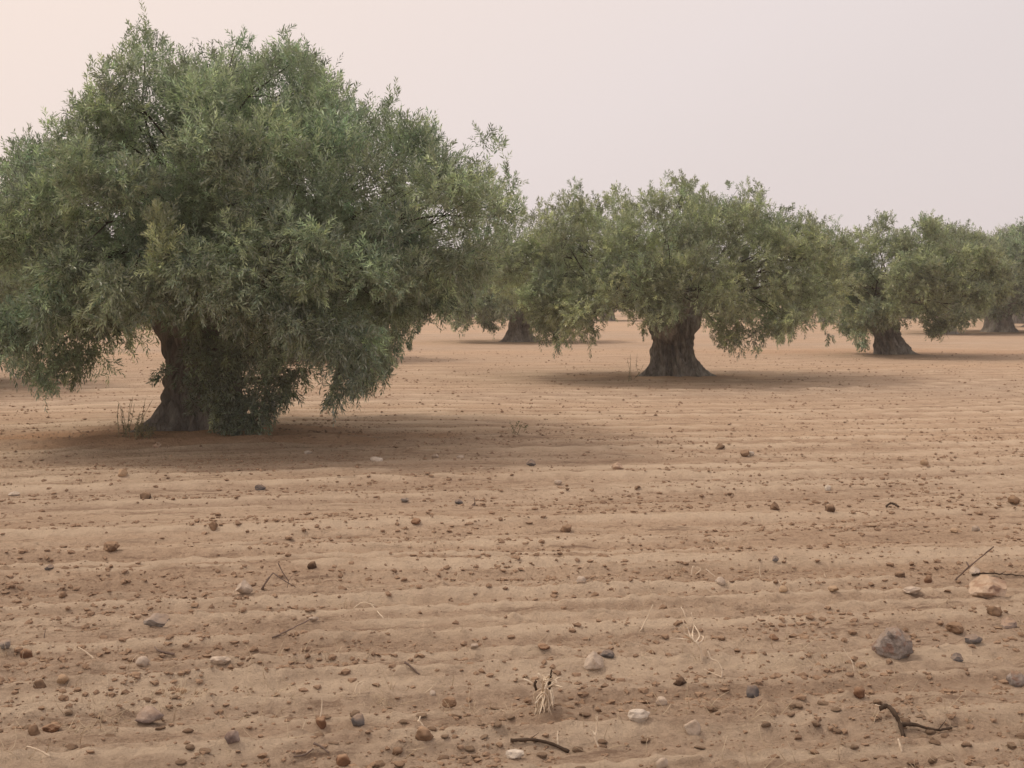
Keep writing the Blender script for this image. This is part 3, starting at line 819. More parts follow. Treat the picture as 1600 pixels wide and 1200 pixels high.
def rock(seed, shape='round', sub=3, planes=9, rough=0.12):
    """unit rock about 1 wide, 1 deep, sitting with its base near z = 0"""
    g = np.random.default_rng(seed)
    V, T = ICO[sub]; V = V.copy()
    V *= (1 + (0.14 if shape == 'boulder' else 0.28) * noise3(V, 0.9, seed % 50))[:, None]
    sc = {'boulder': (1, .85, .8), 'round': (1, .85, .75), 'slab': (1, .8, .36), 'wedge': (1, .7, .62), 'shard': (1, .55, .34), 'lumpy': (1, .9, .7), 'clod': (1, .85, .62), 'flat': (1, .85, .45)}[shape]
    npl = {'boulder': 9, 'round': 6, 'slab': 10, 'wedge': 12, 'shard': 12, 'lumpy': 3, 'clod': 6, 'flat': 8}[shape]
    for _ in range(npl):
        nrm = unit(g.normal(size=3)); h = g.uniform(0.55, 0.85)
        dd = V @ nrm - h
        V -= np.maximum(dd, 0)[:, None] * nrm * 0.92
    if shape == 'wedge':
        nrm = unit(np.array([0.62, -0.35, 0.75])); dd = V @ nrm - 0.35; V -= np.maximum(dd, 0)[:, None] * nrm
        nrm = unit(np.array([-0.7, -0.2, 0.65])); dd = V @ nrm - 0.4; V -= np.maximum(dd, 0)[:, None] * nrm
    V += unit(V) * (rough * noise3(V, 2.6, seed % 37) + rough * 0.6 * noise3(V, 6, seed % 23))[:, None]
    if shape == 'clod': V += unit(V) * (0.16 * noise3(V, 3.3, seed % 19) + 0.08 * noise3(V, 8, seed % 17))[:, None]
    if shape == 'lumpy': V += unit(V) * (0.22 * noise3(V, 2.0, seed % 19))[:, None]
    V = V * np.array(sc)
    w = V[:, 0].max() - V[:, 0].min()
    V = V / w
    V[:, 2] -= V[:, 2].min() + (0.42 if shape == 'clod' else 0.27) * (V[:, 2].max() - V[:, 2].min())    # sunk a little into the sand
    return V, T

def rock_mesh(seed, shape, sub=3, smooth=None):
    V, T = rock(seed, shape, sub)
    return mesh_np('stone', V, T, (shape in ('round', 'lumpy', 'clod')) if smooth is None else smooth)

SM = {
    'mottled': stone_mat('mottled_grey_pink_rock', (0.19, 0.165, 0.15), (0.44, 0.39, 0.36), 16, (0.31, 0.215, 0.18), 0.9),
    'pinktan': stone_mat('pink_tan_rock', (0.42, 0.28, 0.20), (0.60, 0.48, 0.37), 7, (0.30, 0.20, 0.15)),
    'grey': stone_mat('grey_slab', (0.20, 0.18, 0.165), (0.32, 0.29, 0.265), 4),
    'mauve': stone_mat('mauve_grey_stone', (0.18, 0.135, 0.125), (0.40, 0.33, 0.29), 14),
    'pale': stone_mat('pale_limestone', (0.40, 0.32, 0.25), (0.60, 0.51, 0.42), 9, dust=0.55),
    'white': stone_mat('white_stone', (0.52, 0.45, 0.37), (0.72, 0.65, 0.56), 9, dust=0.55),
    'slate': stone_mat('blue_grey_slate', (0.11, 0.105, 0.108), (0.21, 0.195, 0.19), 9),
    'brown': stone_mat('brown_stone', (0.15, 0.092, 0.058), (0.27, 0.175, 0.11), 9),
    'rust': stone_mat('rusty_stone', (0.15, 0.078, 0.046), (0.27, 0.15, 0.088), 9),
    'dark': stone_mat('dark_lump', (0.06, 0.036, 0.024), (0.13, 0.08, 0.052), 4),
    'tan': stone_mat('tan_stone', (0.33, 0.22, 0.135), (0.50, 0.37, 0.25), 4),
}

def place(px, py, w_px):
    """ground point under a pixel (following the furrows) and a width there in metres"""
    d = ray(px, py)
    Y0 = -CAMH / d[2] * d[1]
    Ys = np.linspace(Y0 * 0.86, Y0 * 1.04, 260)
    P = np.array([0, 0, CAMH]) + d * (Ys / d[1])[:, None]
    g = ground_z(P[:, 0], P[:, 1])
    hit = np.nonzero(P[:, 2] <= g)[0]
    i = hit[0] if len(hit) else int(np.argmin(np.abs(P[:, 2] - g)))
    p = P[i].copy(); p[2] = g[i]
    return p, w_px * p[1] / F

STONES = [  # px, py of base, width, height, shape, material, label
    (1400, 1027, 60, 44, 'boulder', 'mottled', 'largest rock in view, rounded, mottled grey and pink, lower right'),
    (1553, 933, 64, 30, 'wedge', 'pinktan', 'long pinkish tan rock with a cream face beside two thin sticks at the right edge'),
    (240, 980, 40, 18, 'wedge', 'grey', 'flat-faced triangular grey stone left of centre foreground'),
    (229, 1132, 46, 22, 'round', 'mauve', 'oval mauve grey stone with pale streaks at lower left'),
    (363, 1168, 24, 19, 'round', 'mauve', 'small upright pinkish stone right of the oval mauve stone'),
    (380, 931, 27, 21, 'wedge', 'pale', 'pale pinkish wedge stone tilted up near the bent twig'),
    (929, 1052, 33, 24, 'wedge', 'pale', 'whitish blocky stone just below a dark flat one, centre foreground'),
    (950, 1029, 25, 13, 'flat', 'slate', 'dark flat stone just above the whitish blocky stone'),
    (997, 1131, 36, 17, 'shard', 'white', 'bright white shard, whitest stone in the foreground'),
    (1082, 1149, 27, 23, 'round', 'pale', 'cream rounded stone right of the bright white shard'),
    (1034, 1102, 19, 12, 'round', 'pale', 'small cream pebble above the bright white shard'),
    (1063, 1072, 22, 14, 'clod', 'dark', 'dark brown stone beneath the curved bleached stem'),
    (1178, 1090, 22, 19, 'lumpy', 'slate', 'rough slate purple lump standing alone right of the bleached plant'),
    (1495, 987, 26, 14, 'flat', 'brown', 'smooth brown stone to the right of the largest rock'),
    (1523, 1008, 27, 14, 'flat', 'slate', 'dark slate stone below the smooth brown one at right'),
    (1497, 1033, 20, 12, 'wedge', 'slate', 'little blue slate chip below and right of the largest rock'),
    (1579, 982, 28, 15, 'flat', 'mauve', 'pale mauve flat stone by the right edge'),
    (1590, 1074, 28, 24, 'lumpy', 'mottled', 'mottled white and tan lump cut by the right edge'),
    (1555, 962, 25, 13, 'clod', 'brown', 'brown clod directly below the pinkish tan rock'),
    (662, 1157, 30, 20, 'lumpy', 'brown', 'knobbly brown conglomerate lump, bottom centre left'),
    (702, 1105, 24, 15, 'flat', 'brown', 'brown brick-like stone above the knobbly conglomerate lump'),
    (501, 1138, 18, 15, 'clod', 'rust', 'rusty clod left of the rough purple grey stone'),
    (559, 1136, 22, 21, 'lumpy', 'slate', 'rough purple grey stone right of a rusty clod'),
    (221, 1043, 22, 14, 'round', 'pale', 'pale pebble below the flat-faced triangular grey stone'),
    (344, 1041, 34, 10, 'slab', 'pale', 'thin pale slab nearly buried in sand, right of the pale pebble'),
    (61, 1075, 21, 13, 'clod', 'dark', 'darkest lump at the lower left, beside a tan pebble'),
    (97, 1071, 18, 15, 'round', 'tan', 'tan pebble right of the darkest lump at lower left'),
    (40, 1029, 20, 15, 'clod', 'rust', 'rust brown clod near the left edge above the darkest lump'),
    (79, 1145, 32, 15, 'flat', 'rust', 'reddish flat stone between two clods at the lower left corner'),
    (51, 1148, 19, 16, 'clod', 'brown', 'brown clod touching the reddish flat stone'),
    (803, 1186, 30, 12, 'slab', 'white', 'whitish flat stone below the dark curved stick'),
    (1034, 1203, 20, 14, 'round', 'pale', 'cream pebble cut by the bottom edge'),
    (1344, 1091, 20, 17, 'lumpy', 'rust', 'dark rust crumbly clod above the forked dark stick'),
    (535, 1198, 26, 16, 'round', 'rust', 'rust brown stone at the bottom edge left of centre'),
    (5, 1018, 20, 12, 'flat', 'grey', 'blue grey stone cut by the left edge'),
    (588, 721, 20, 7, 'slab', 'white', 'white flat stone at the shadow edge in front of the near tree'),
    (480, 711, 13, 5, 'slab', 'white', 'thin white chip in the near tree shadow'),
    (830, 727, 15, 9, 'wedge', 'slate', 'blue slate stone at the right end of the near tree shadow'),
    (405, 766, 17, 9, 'flat', 'slate', 'blue grey stone in front of the near tree'),
    (76, 892, 15, 8, 'wedge', 'slate', 'small blue slate chip near the left edge on a sand ridge'),
    (716, 789, 13, 7, 'flat', 'slate', 'slate chip beside the upright little twig'),
    (632, 785, 14, 6, 'flat', 'grey', 'grey chip left of the upright little twig'),
    (172, 860, 29, 14, 'flat', 'brown', 'broad grey brown stone on the sand ridge at left'),
    (226, 779, 19, 9, 'clod', 'dark', 'dark reddish clod below the near tree trunk'),
    (20, 776, 20, 8, 'slab', 'white', 'pale stone at the left edge below the earth bank'),
    (190, 746, 16, 11, 'round', 'tan', 'tan round stone below the earth bank'),
    (965, 734, 20, 11, 'wedge', 'pinktan', 'pink stone right of the near tree shadow'),
    (872, 758, 13, 7, 'flat', 'pale', 'pale chip below the end of the near tree shadow'),
    (1445, 727, 13, 9, 'round', 'tan', 'tan stone alone in the right half of the field'),
    (1211, 797, 15, 13, 'wedge', 'dark', 'dark pointed clod, left of a similar squat one'),
    (1297, 799, 16, 11, 'clod', 'dark', 'dark squat clod, right of a pointed one'),
    (1585, 790, 18, 13, 'lumpy', 'brown', 'brown crumbly clod near the right edge of the field'),
    (1212, 881, 11, 8, 'wedge', 'slate', 'little slate chip in the right middle ground'),
    (1493, 833, 15, 7, 'flat', 'tan', 'tan flat pebble, left of a paler round one'),
    (1525, 830, 14, 9, 'round', 'pale', 'pale round pebble, right of a tan flat one'),
    (1427, 932, 30, 10, 'slab', 'pale', 'pale stone mostly buried, left of the pinkish tan rock'),
    (1126, 915, 17, 11, 'round', 'pale', 'pale pebble by the small dry branch in the middle of the field'),
    (908, 910, 16, 10, 'round', 'pale', 'pale grey pebble in the middle of the field'),
    (885, 832, 19, 11, 'clod', 'brown', 'brown clod on the long bright sand ridge'),
    (332, 829, 15, 10, 'clod', 'brown', 'brown clod above the long bright ridge at left'),
    (488, 889, 15, 10, 'clod', 'dark', 'dark clod right of the bent twig'),
    (650, 821, 16, 9, 'lumpy', 'rust', 'rusty clod above the long bright ridge, centre left'),
    (1125, 702, 18, 8, 'clod', 'dark', 'dark oval clod in front of the middle tree'),
    (1165, 713, 16, 9, 'flat', 'brown', 'grey brown stone with a white pebble beside it, in front of the middle tree'),
    (1175, 711, 9, 6, 'round', 'white', 'white pebble touching a grey brown stone in front of the middle tree'),
    (1294, 767, 10, 8, 'round', 'white', 'white pebble above the two dark clods at right'),
    (1408, 903, 17, 8, 'clod', 'dark', 'dark flat clod left of the leaning grey stick'),
    (1450, 911, 13, 11, 'clod', 'rust', 'rusty clod below the leaning grey stick'),
    (1304, 924, 17, 8, 'flat', 'tan', 'tan chip with a dark underside in the right middle ground'),
    (1225, 925, 15, 9, 'round', 'tan', 'tan pebble left of a similar chip in the right middle ground'),
    (1525, 898, 18, 10, 'wedge', 'pale', 'pale angular stone between the two thin sticks at right'),
    (490, 972, 16, 7, 'shard', 'pale', 'pale shard at the upper end of a thin fallen stick'),
    (740, 1014, 12, 8, 'round', 'pale', 'small pale pebble left of centre foreground'),
    (1210, 999, 16, 8, 'clod', 'rust', 'rusty flat clod between the bleached plant and the largest rock'),
    (97, 935, 14, 8, 'clod', 'brown', 'brown clod near the pale shard at left'),
    (285, 1083, 12, 7, 'round', 'tan', 'tan pebble by the dry grass at lower left'),
    (676, 1087, 10, 8, 'round', 'pale', 'pale pebble above the brown brick-like stone'),
    (850, 1020, 20, 7, 'flat', 'rust', 'flat rusty stone left of the dark flat one'),
    (680, 716, 12, 6, 'slab', 'pale', 'pale chip in the shadow right of the near tree, left of a twin'),
    (719, 716, 12, 5, 'slab', 'pale', 'pale chip in the shadow right of the near tree, right of a twin'),
    (245, 699, 14, 7, 'wedge', 'pinktan', 'pinkish stone at the foot of the near trunk'),
]
occupied = []
for i, (px, py, w, h, shape, mk, label) in enumerate(STONES):
    p, wm = place(px, py, w)
    V, T = rock(100 + i * 7, shape, 3)
    hh = (V[:, 2].max()) * wm
    me = mesh_np('stone', V * np.array([wm, wm, h * p[1] / F / V[:, 2].max() * 0.95]), T, shape in ('round', 'lumpy', 'clod'))
    nm = 'soil_clod' if 'clod' in label and 'pebble' not in label and 'stone' not in label else 'stone'
    o = link(nm, me, SM[mk])
    o.location = (p[0], p[1] + 0.25 * wm, max(p[2], float(ground_z(p[0], p[1] + 0.25 * wm))) + 0.02 * wm)
    tag(o, label, 'clod' if nm == 'soil_clod' else 'stone')
    occupied.append((p[0], p[1], wm))

# random clods: nearest and largest as individuals, the rest as one mass
rng = np.random.default_rng(77)
N = 74000
dd = 1 / rng.uniform(1 / 46, 1 / 4.3, N * 2)
keep = rng.uniform(0, 1, N * 2) < np.clip((dd / 14.0) ** 1.5, 0.065, 1)
dd = dd[keep][:N]
N = len(dd)
ss = rng.uniform(-0.46, 0.46, N)
cx, cy = ss * dd, dd
u, v = furrow_uv(cx, cy)
dens = 0.5 + 0.9 * pn(u * 0.5, v * 1.2, 41) + 0.4 * pn(u * 2, v * 4, 42)
k = rng.uniform(0, 1, N) < np.clip(dens, 0.06, 1)
cx, cy, dd = cx[k], cy[k], dd[k]
N = len(cx)
size = 0.008 + 0.009 * rng.exponential(1.0, N) ** 1.25
size = np.minimum(size, 0.042)
size = size * np.clip(0.8 + dd / 30, 0.8, 1.7)
cz = ground_z(cx, cy)
ok = np.ones(N, bool)
for (ox, oy, w) in occupied:
    ok &= (cx - ox) ** 2 + ((cy - oy - .25 * w)) ** 2 > (w * 0.6 + size * 0.5) ** 2
for kx in ('near', 'mid', 'right'):
    b = TREE_BASE[kx]; ok &= (cx - b[0]) ** 2 + (cy - b[1]) ** 2 > 0.8
cx, cy, cz, size, dd = cx[ok], cy[ok], cz[ok], size[ok], dd[ok]
order = np.argsort(-(size / dd))
NIND = 285
protos = [mesh_np('soil_clod', *rock(700 + q * 3, ['clod', 'lumpy', 'flat', 'clod'][q % 4], 2), q % 3 != 2) for q in range(14)]
first = None
CM = [M_CLOD, SM['brown'], M_PALECLOD, M_CLOD, M_CLOD, M_PALECLOD, M_PALECLOD]
for q, pmesh in enumerate(protos): pmesh.materials.append(CM[q % 7])
for c, i in enumerate(order[:NIND]):
    q = int(rng.integers(0, 14))
    if first is None:
        first = link('soil_clod', protos[q]); o = first
        tag(first, 'small brown soil clod lying loose on the ploughed sandy field', 'clod', 'small loose clods scattered over the ploughed field')
    else:
        o = first.copy(); o.data = protos[q]; C.objects.link(o)
    o.location = (cx[i], cy[i], cz[i]); s = size[i]
    o.scale = (s * rng.uniform(.9, 1.25), s * rng.uniform(.8, 1.1), s * rng.uniform(.55, 1.0)); o.rotation_euler = (rng.uniform(-.2, .2), rng.uniform(-.2, .2), rng.uniform(0, 6.28))
rest = order[NIND:]
V0, T0 = ICO[1]
VO = np.array([[1, 0, 0], [0, 1, 0], [-1, 0, 0], [0, -1, 0], [0, 0, 1], [.3, .2, -.8]], float)
TO = np.array([[0, 1, 4], [1, 2, 4], [2, 3, 4], [3, 0, 4], [1, 0, 5], [2, 1, 5], [3, 2, 5], [0, 3, 5]])
allV, allT, off = [], [], 0
for (Vb, Tb, sel) in ((V0, T0, rest[dd[rest] < 13.5]), (VO, TO, rest[dd[rest] >= 13.5])):
    var = []
    for q in range(12):
        g = np.random.default_rng(900 + q)
        Vq = Vb * (1 + 0.45 * g.uniform(-1, 1, (len(Vb), 1))) * np.array([.5, .45, .30]); Vq[:, 2] += 0.04; var.append(Vq)
    var = np.array(var); m = len(sel)
    vi = rng.integers(0, 12, m); an = rng.uniform(0, 6.28, m)
    VV = var[vi] * size[sel][:, None, None]
    ca, sa = np.cos(an)[:, None], np.sin(an)[:, None]
    X = VV[..., 0] * ca - VV[..., 1] * sa + cx[sel][:, None]; Y = VV[..., 0] * sa + VV[..., 1] * ca + cy[sel][:, None]; Z = VV[..., 2] + cz[sel][:, None]
    nv = len(Vb)
    allV.append(np.stack([X, Y, Z], -1).reshape(-1, 3)); allT.append((Tb[None] + np.arange(m)[:, None, None] * nv).reshape(-1, 3) + off); off += m * nv
o = link('clod_scatter', mesh_np('clod_scatter', np.concatenate(allV), np.concatenate(allT), False), M_CLOD)
tag(o, 'countless crumbs and small clods of brown soil strewn over the whole field', 'clods', kind='stuff')
print('clods', len(order))

# ------------------------------------------------------------------ sticks and dry plants
def gp(px, py, lift=0.0, Y=None):
    """point over the ground for a pixel; Y fixes the depth of things that stand up"""
    if Y is not None: return at_depth(px, py, Y)
    p, _ = place(px, py, 1); p[2] += lift
    return p

def stick(name, label, cat, lines, mat, sides=6, group=None):
    """lines: list of (points, r_start, r_end); each beyond the first is a side branch part"""
    root = bpy.data.objects.new(name, None); C.objects.link(root)
    base = np.array(lines[0][0][0]); root.location = base
    tag(root, label, cat, group)
    g = np.random.default_rng(abs(hash(label)) % 1000 if False else len(label) * 7)
    for i, (pts, r0, r1) in enumerate(lines):
        P = np.array(pts) - base
        n = max(6, 5 * len(P))
        c = spline(P, n)
        seg = np.linalg.norm(P[-1] - P[0])
        c[1:-1] += g.normal(size=(n - 2, 3)) * 0.0035 * seg
        V, Q, T = tube(c, np.linspace(r0, r1, n) * (1 + 0.18 * g.normal(size=n).clip(-1, 1)), sides)
        a = Acc(); a.add(V, Q, T)
        link('stem' if i == 0 else 'side_twig', a.mesh('stem'), mat, root)
    return root

L = [gp(1374, 1121, .035), gp(1387, 1122, .045), gp(1399, 1132, .035), gp(1406, 1141, .02), gp(1412, 1151, .0)]
stick('forked_stick', 'dark forked stick lying at the lower right, thick end raised', 'stick',
      [(L, .010, .008), ([L[3], gp(1430, 1142, .02), gp(1460, 1145, .01), gp(1487, 1142, .01)], .008, .004), ([gp(1466, 1145, .01), gp(1478, 1139, .035)], .003, .0015), ([gp(1478, 1142, .01), gp(1496, 1141, .015)], .003, .0015)], M_STICK)
stick('stick', 'dark curved stick lying near the bottom edge, centre', 'stick',
      [([gp(798, 1162, .012), gp(830, 1162, .014), gp(858, 1168, .014), gp(889, 1178, .008)], .006, .0065), ([gp(828, 1162, .014), gp(842, 1158, .03)], .002, .001)], M_STICK)
b0, _ = place(1489, 906, 1)
stick('stick', 'thin grey stick leaning up from the sand near the pinkish tan rock', 'stick',
      [([b0 - np.array([0, 0, .02]), at_depth(1516, 884, b0[1] - .05), at_depth(1553, 854, b0[1] - .1)], .006, .004), ([at_depth(1514, 885, b0[1] - .05), at_depth(1510, 878, b0[1] - .02)], .007, .003)], M_GREYSTICK)
stick('stick', 'thin dark stick lying level behind the pinkish tan rock', 'stick',
      [([gp(1519, 902, .012), gp(1535, 901, .016), gp(1565, 902, .014), gp(1608, 904, .01)], .0065, .003), ([gp(1560, 902, .014), gp(1572, 899, .02)], .002, .001)], M_STICK)
b0, _ = place(409, 921, 1)
stick('bent_twig', 'bent dark twig arched over the sand right of the pale wedge stone', 'twig',
      [([b0, at_depth(418, 906, b0[1]), at_depth(427, 895, b0[1] + .05)], .006, .004), ([at_depth(427, 895, b0[1] + .05), at_depth(441, 905, b0[1]), at_depth(463, 918, b0[1])], .004, .002),
       ([at_depth(435, 880, b0[1]), at_depth(441, 893, b0[1]), at_depth(451, 908, b0[1])], .003, .003), ([at_depth(449, 918, b0[1]), at_depth(452, 906, b0[1]), at_depth(459, 896, b0[1])], .002, .001)], M_GREYSTICK)
b0, _ = place(742, 790, 1)
stick('bent_twig', 'little upright twig beside a slate chip in the middle of the field', 'twig',
      [([b0, at_depth(742, 786, b0[1]), at_depth(741, 777, b0[1])], .006, .003), ([at_depth(742, 786, b0[1]), at_depth(733, 792, b0[1]), at_depth(720, 794, b0[1])], .004, .003), ([at_depth(742, 788, b0[1]), at_depth(732, 796, b0[1])], .004, .003)], M_GREYSTICK)
stick('stick', 'thin straight fallen stick with a pale shard at its upper end', 'stick', [([gp(425, 1001, .01), gp(448, 990, .012), gp(486, 972, .012)], .004, .003)], M_GREYSTICK)
b0, _ = place(552, 951, 1)
stick('bent_twig', 'pale twig arching over the sand above the centre left foreground', 'twig',
      [([b0, at_depth(563, 943, b0[1]), at_depth(574, 942, b0[1]), at_depth(584, 949, b0[1]), at_depth(599, 966, b0[1] - .2)], .004, .0025), ([at_depth(577, 943, b0[1]), at_depth(587, 946, b0[1])], .003, .002)], M_DRYWOOD)
b0, _ = place(1384, 792, 1)
stick('bent_twig', 'dark twig arched low on the sand in the right middle ground', 'twig',
      [([b0, at_depth(1390, 787, b0[1]), at_depth(1396, 787, b0[1]), at_depth(1404, 792, b0[1] - .05)], .008, .009)], M_STICK)
b0, _ = place(242, 1018, 1)
stick('stick', 'curved dark root lying below the grey triangular stone', 'stick', [([gp(242, 1018, .02), gp(250, 1023, .014), gp(273, 1026, .01)], .004, .007)], M_GREYSTICK)
stick('stick', 'short brown stick lying left of the knobbly conglomerate lump', 'stick', [([gp(490, 1171, .02), gp(502, 1176, .02), gp(514, 1182, .01)], .005, .003), ([gp(459, 1187, .01), gp(476, 1184, .01), gp(490, 1177, .016)], .003, .003)], M_GREYSTICK)
stick('stick', 'short brown stick ending in a clod left of the dry tuft', 'stick', [([gp(632, 1043, .02), gp(640, 1046, .016), gp(655, 1054, .0)], .005, .004)], M_GREYSTICK)

# bleached branching plant
b0, _ = place(1097, 1030, 1); Y = b0[1]
A = lambda x, y, o=0: at_depth(x, y, Y + o)
stick('dead_plant', 'bleached dead plant with bare branching stems standing right of centre', 'dry plant',
      [([b0 - np.array([0, 0, .02]), A(1094, 1016), A(1089, 1006), A(1083, 1001)], .0068, .0055),
       ([A(1083, 1001), A(1078, 993), A(1075, 983, .05), A(1072, 966, .05), A(1064, 948, .08)], .0044, .0022),
       ([A(1083, 1001), A(1074, 993, -.05), A(1068, 988, -.06), A(1063, 979, -.1)], .0044, .0022),
       ([A(1083, 1001), A(1072, 999, -.03), A(1060, 998, -.04), A(1048, 997, -.08)], .0044, .0022),
       ([A(1083, 1001), A(1082, 990, .08), A(1084, 976, .1), A(1080, 957, .12)], .0044, .0022),
       ([A(1087, 1004), A(1093, 994, .04), A(1089, 984, .06), A(1084, 976, .1)], .0044, .0022),
       ([A(1089, 1006), A(1096, 1002, .05), A(1099, 996, .08), A(1096, 993, .1)], .0044, .0022),
       ([A(1075, 983, .05), A(1070, 978, .02), A(1067, 969, .02)], .0044, .0022)], M_DRYWOOD)
# dry tuft with a charred stump
b0, _ = place(851, 1108, 1); Y = b0[1]
g = np.random.default_rng(3)
lines = [([A(857, 1082), A(858, 1070), A(860, 1060), A(862, 1046)], .010, .003)]
tuft = stick('dry_tuft', 'uprooted clump of straw-coloured dry stems with a charred stub, bottom centre', 'dry plant', lines, M_STICK)
for i in range(52):
    x1 = g.uniform(833, 866); y1 = g.uniform(1098, 1119)
    if i % 4 == 0: x1, y1 = g.uniform(842, 880), g.uniform(1052, 1080)
    s = A(853 + g.normal() * 4, 1078 + g.normal() * 5, g.normal() * .03); e = A(x1, y1, g.normal() * .05 - .02)
    V, Q, T = tube(spline([s, (s + e) / 2 + np.array([g.normal() * .012, g.normal() * .012, .012]), e], 7), np.linspace(.0042, .0022, 7), 4)
    a = Acc(); a.add(V - np.array(tuft.location), Q, T); link('straw', a.mesh('straw'), M_DRYWOOD, tuft)
for (xa, ya, xb, yb, mt) in ((818, 1061, 834, 1070, M_DRYWOOD), (834, 1072, 838, 1064, M_STICK), (838, 1078, 834, 1068, M_STICK), (841, 1052, 848, 1066, M_DRYWOOD)):
    V, Q, T = tube(spline([A(xa, ya), A((xa + xb) / 2, (ya + yb) / 2 - 1), A(xb, yb)], 5), np.linspace(.005, .006, 5), 5)
    a = Acc(); a.add(V - np.array(tuft.location), Q, T); link('side_twig', a.mesh('side_twig'), mt, tuft)

def stalks(label, lines, mat=M_DRYWOOD, r=.003, name='dry_stalk', group=None):
    out = []
    b, _ = place(*lines[0][0], 1); Yb = b[1]
    for ln in lines:
        out.append(([at_depth(x, y, Yb + k * .01) for k, (x, y) in enumerate(ln)], r * 1.4, r * .8))
    return stick(name, label, 'dry plant', out, mat, 5, group)
stalks('single pale upright stalk rising from a brown clod near the bottom edge', [[(935, 1168), (930, 1153), (933, 1138), (933, 1119)], [(931, 1150), (926, 1142)]])
stalks('curved bleached stem bowing down to the right of the bleached plant', [[(1127, 1060), (1128, 1046), (1121, 1034), (1111, 1029), (1106, 1017)], [(1127, 1058), (1115, 1053), (1100, 1046)]])
stalks('short pale stalk standing above the dark curved stick', [[(872, 1164), (871, 1152), (872, 1142)]])
stalks('pale leaning stalks above the dark flat foreground stone', [[(1000, 987), (1008, 970), (1016, 955)], [(1001, 986), (1012, 964), (1020, 945)]], r=.0022)
stalks('thin curved pale stalk left of the largest rock', [[(1335, 1050), (1332, 1036), (1325, 1025), (1318, 1014)]], r=.0025)
stalks('pale stalk lying above the forked dark stick', [[(1393, 1111), (1380, 1105), (1367, 1101)]], r=.003)
stalks('pale splinter standing below the forked dark stick', [[(1409, 1175), (1406, 1163), (1403, 1154)]], r=.004)
stalks('tall looping dry grass stalks left of centre foreground', [[(556, 1085), (557, 1072), (563, 1066), (572, 1064)], [(562, 1086), (563, 1074), (569, 1066)], [(552, 1088), (555, 1078), (558, 1070)], [(600, 1095), (590, 1085)]], r=.002)
stalks('pale forked stalk beside the rusty clod at bottom left of centre', [[(499, 1126), (502, 1112), (503, 1100), (503, 1088)], [(499, 1126), (490, 1130), (482, 1135)]], r=.0025)
stalks('pale stalk leaning on the knobbly conglomerate lump', [[(664, 1140), (658, 1130), (652, 1126)], [(654, 1128), (657, 1119)]], r=.003)
stalks('pale bent stalk lying right of the rusty clod at far left', [[(146, 1029), (138, 1022), (122, 1011)]], r=.004)
stalks('long pale stalk lying in the lower left corner', [[(78, 1182), (60, 1172), (42, 1166)], [(5, 1195), (20, 1186)]], r=.003)
stalks('thin upright twig standing on a ridge at left', [[(69, 997), (70, 990), (71, 983)]], M_GREYSTICK, r=.002)
stalks('small dry branch lying by a pale pebble in the middle of the field', [[(1080, 900), (1083, 885), (1090, 893)], [(1122, 905), (1112, 897), (1103, 889)], [(1086, 898), (1095, 890), (1088, 885)]], r=.003)
stalks('thin bent pale stalk standing in the middle of the field at right', [[(1189, 903), (1187, 893), (1188, 881)]], r=.002)
stalks('two dry stalks crossing in the right half of the field', [[(1290, 902), (1288, 896)], [(1560, 792), (1548, 786), (1530, 775)]], r=.003)

# weeds at the trunk bases
def weed(px, py, top_, n, label, seed, spread=22):
    b, _ = place(px, py, 1); g = np.random.default_rng(seed)
    root = bpy.data.objects.new('weed', None); C.objects.link(root); root.location = b
    tag(root, label, 'weed')
    lf = Acc()
    for i in range(n):
        x = px + g.normal() * spread * .5; yb = py + g.normal() * 3; yt = py - (py - top_) * g.uniform(.5, 1)
        s = at_depth(x, yb, b[1] + g.normal() * .15); e = at_depth(x + g.normal() * 8, yt, b[1] + g.normal() * .15)
        c = spline([s, (s + e) / 2 + g.normal(size=3) * .02, e], 7)
        V, Q, T = tube(c, np.linspace(.004, .002, 7), 4)
        a = Acc(); a.add(V - b, Q, T); link('stem', a.mesh('stem'), M_WEED, root)
        for k in range(16):
            t = g.uniform(.1, 1); p = c[int(t * 6)] - b; d = unit(g.normal(size=3) + np.array([0, 0, .5])) * g.uniform(.02, .05)
            w = unit(np.cross(d, g.normal(size=3))) * .006
            lf.add(np.array([p, p + d * .5 + w, p + d, p + d * .5 - w]), None, [[0, 1, 2], [0, 2, 3]])
    o = link('leaves', lf.mesh('leaves', False), M_WEED, root); o['kind'] = 'stuff'
weed(205, 683, 618, 12, 'thin scraggly weeds growing left of the near trunk', 1, 40)
weed(228, 682, 655, 14, 'low grey green weed against the left foot of the near trunk', 2, 18)
weed(985, 595, 548, 5, 'thin tall weeds left of the middle trunk', 3, 14)
weed(812, 678, 655, 4, 'small lone weed in the open field beyond the near tree shadow', 4, 8)

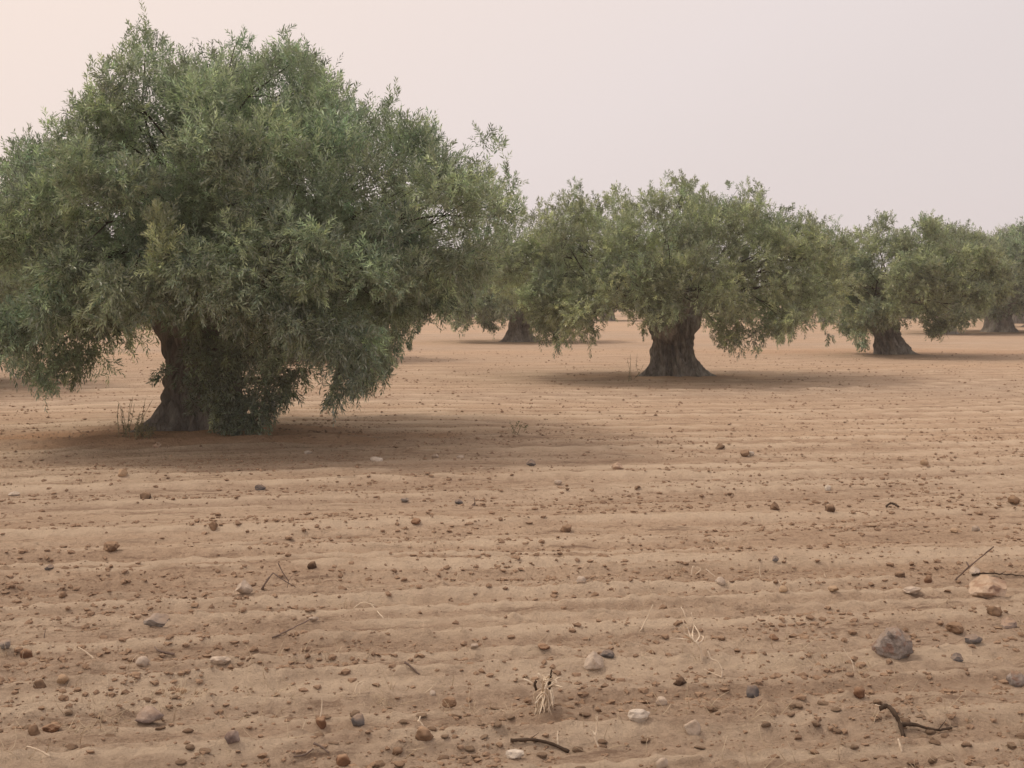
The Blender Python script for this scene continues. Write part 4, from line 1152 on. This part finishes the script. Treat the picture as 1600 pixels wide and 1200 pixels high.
# loose dry grass over the foreground, and litter under the near tree
rng = np.random.default_rng(55)
gr = Acc()
cent = []
for _ in range(115):
    d_ = 1 / rng.uniform(1 / 14, 1 / 4.5); cent.append((rng.uniform(-.42, .42) * d_, d_, rng.integers(2, 9)))
for (px, py, k) in ((600, 1092, 26), (440, 1085, 18), (150, 1115, 18), (120, 1150, 20), (270, 1085, 22), (460, 1020, 12), (300, 1090, 18), (530, 1022, 16), (1250, 1010, 12), (1280, 1190, 16), (1170, 1195, 12), (830, 1060, 10), (1510, 1120, 14), (1290, 1040, 14), (30, 1180, 14), (190, 1120, 14), (720, 1120, 10), (1080, 895, 12), (1190, 955, 12)):
    p, _ = place(px, py, 1); cent.append((p[0], p[1], k))
for (x, y, k) in cent:
    for _ in range(int(k)):
        sx, sy = x + rng.normal() * .07, y + rng.normal() * .07
        s = np.array([sx, sy, float(ground_z(sx, sy)) - .003])
        ang = rng.uniform(0, 6.28); el = rng.uniform(0.02, 1.2); ln = rng.uniform(.03, .12)
        d_ = np.array([math.cos(ang) * math.cos(el), math.sin(ang) * math.cos(el), math.sin(el)])
        e = s + d_ * ln
        V, Q, T = tube(spline([s, (s + e) / 2 + rng.normal(size=3) * .008, e], 4), np.linspace(.0016, .0008, 4), 3)
        gr.add(V, Q, T)
o = link('dry_grass', gr.mesh('dry_grass'), M_STRAW); tag(o, 'wispy straw-coloured dry grass scattered across the foreground furrows', 'grass', kind='stuff')
B = TREE_BASE['near']
m = 5000
lx = B[0] + .8 + rng.normal(size=m) * 2.6; ly = B[1] - .5 + rng.normal(size=m) * 1.0
lz = ground_z(lx, ly) + .006
an = rng.uniform(0, 6.28, m); ll = rng.uniform(.02, .06, m); w = ll * .22
d_ = np.stack([np.cos(an), np.sin(an), rng.uniform(-.1, .35, m)], -1); s_ = np.stack([-np.sin(an), np.cos(an), 0 * an], -1)
P = np.stack([lx, ly, lz], -1)
V = np.stack([P, P + d_ * ll[:, None] * .5 + s_ * w[:, None] * .5, P + d_ * ll[:, None], P + d_ * ll[:, None] * .5 - s_ * w[:, None] * .5], 1)
f = np.arange(m)[:, None] * 4
o = link('leaf_litter', mesh_np('leaf_litter', V.reshape(-1, 3), np.concatenate([f + np.array([[0, 1, 2]]), f + np.array([[0, 2, 3]])])), plain_mat('fallen_leaf', (0.13, 0.09, 0.055), (0.36, 0.27, 0.18), 6))
tag(o, 'fallen dry leaves and straw littering the earth under the near tree', 'litter', kind='stuff')

# ------------------------------------------------------------------ dusty air
HAZE = True
if HAZE:
    x, y0, y1, z0, z1 = 140, -12, 215, -1.6, 9.0
    V = np.array([[sx, yy, zz] for zz in (z0, z1) for yy in (y0, y1) for sx in (-x, x)], float)
    Q = np.array([[0, 2, 3, 1], [4, 5, 7, 6], [0, 1, 5, 4], [2, 6, 7, 3], [0, 4, 6, 2], [1, 3, 7, 5]])
    hm = bpy.data.materials.new('dusty_air'); hm.use_nodes = True
    hn = hm.node_tree.nodes; hn.clear()
    ho = hn.new('ShaderNodeOutputMaterial'); pv = hn.new('ShaderNodeVolumePrincipled')
    pv.inputs['Color'].default_value = (0.95, 0.91, 0.90, 1)
    pv.inputs['Density'].default_value = 0.0010
    pv.inputs['Anisotropy'].default_value = 0.0
    hm.node_tree.links.new(pv.outputs['Volume'], ho.inputs['Volume'])
    o = link('haze', mesh_np('haze', V, Q), hm)
    tag(o, 'thin dusty haze hanging over the whole grove', 'haze', kind='stuff')
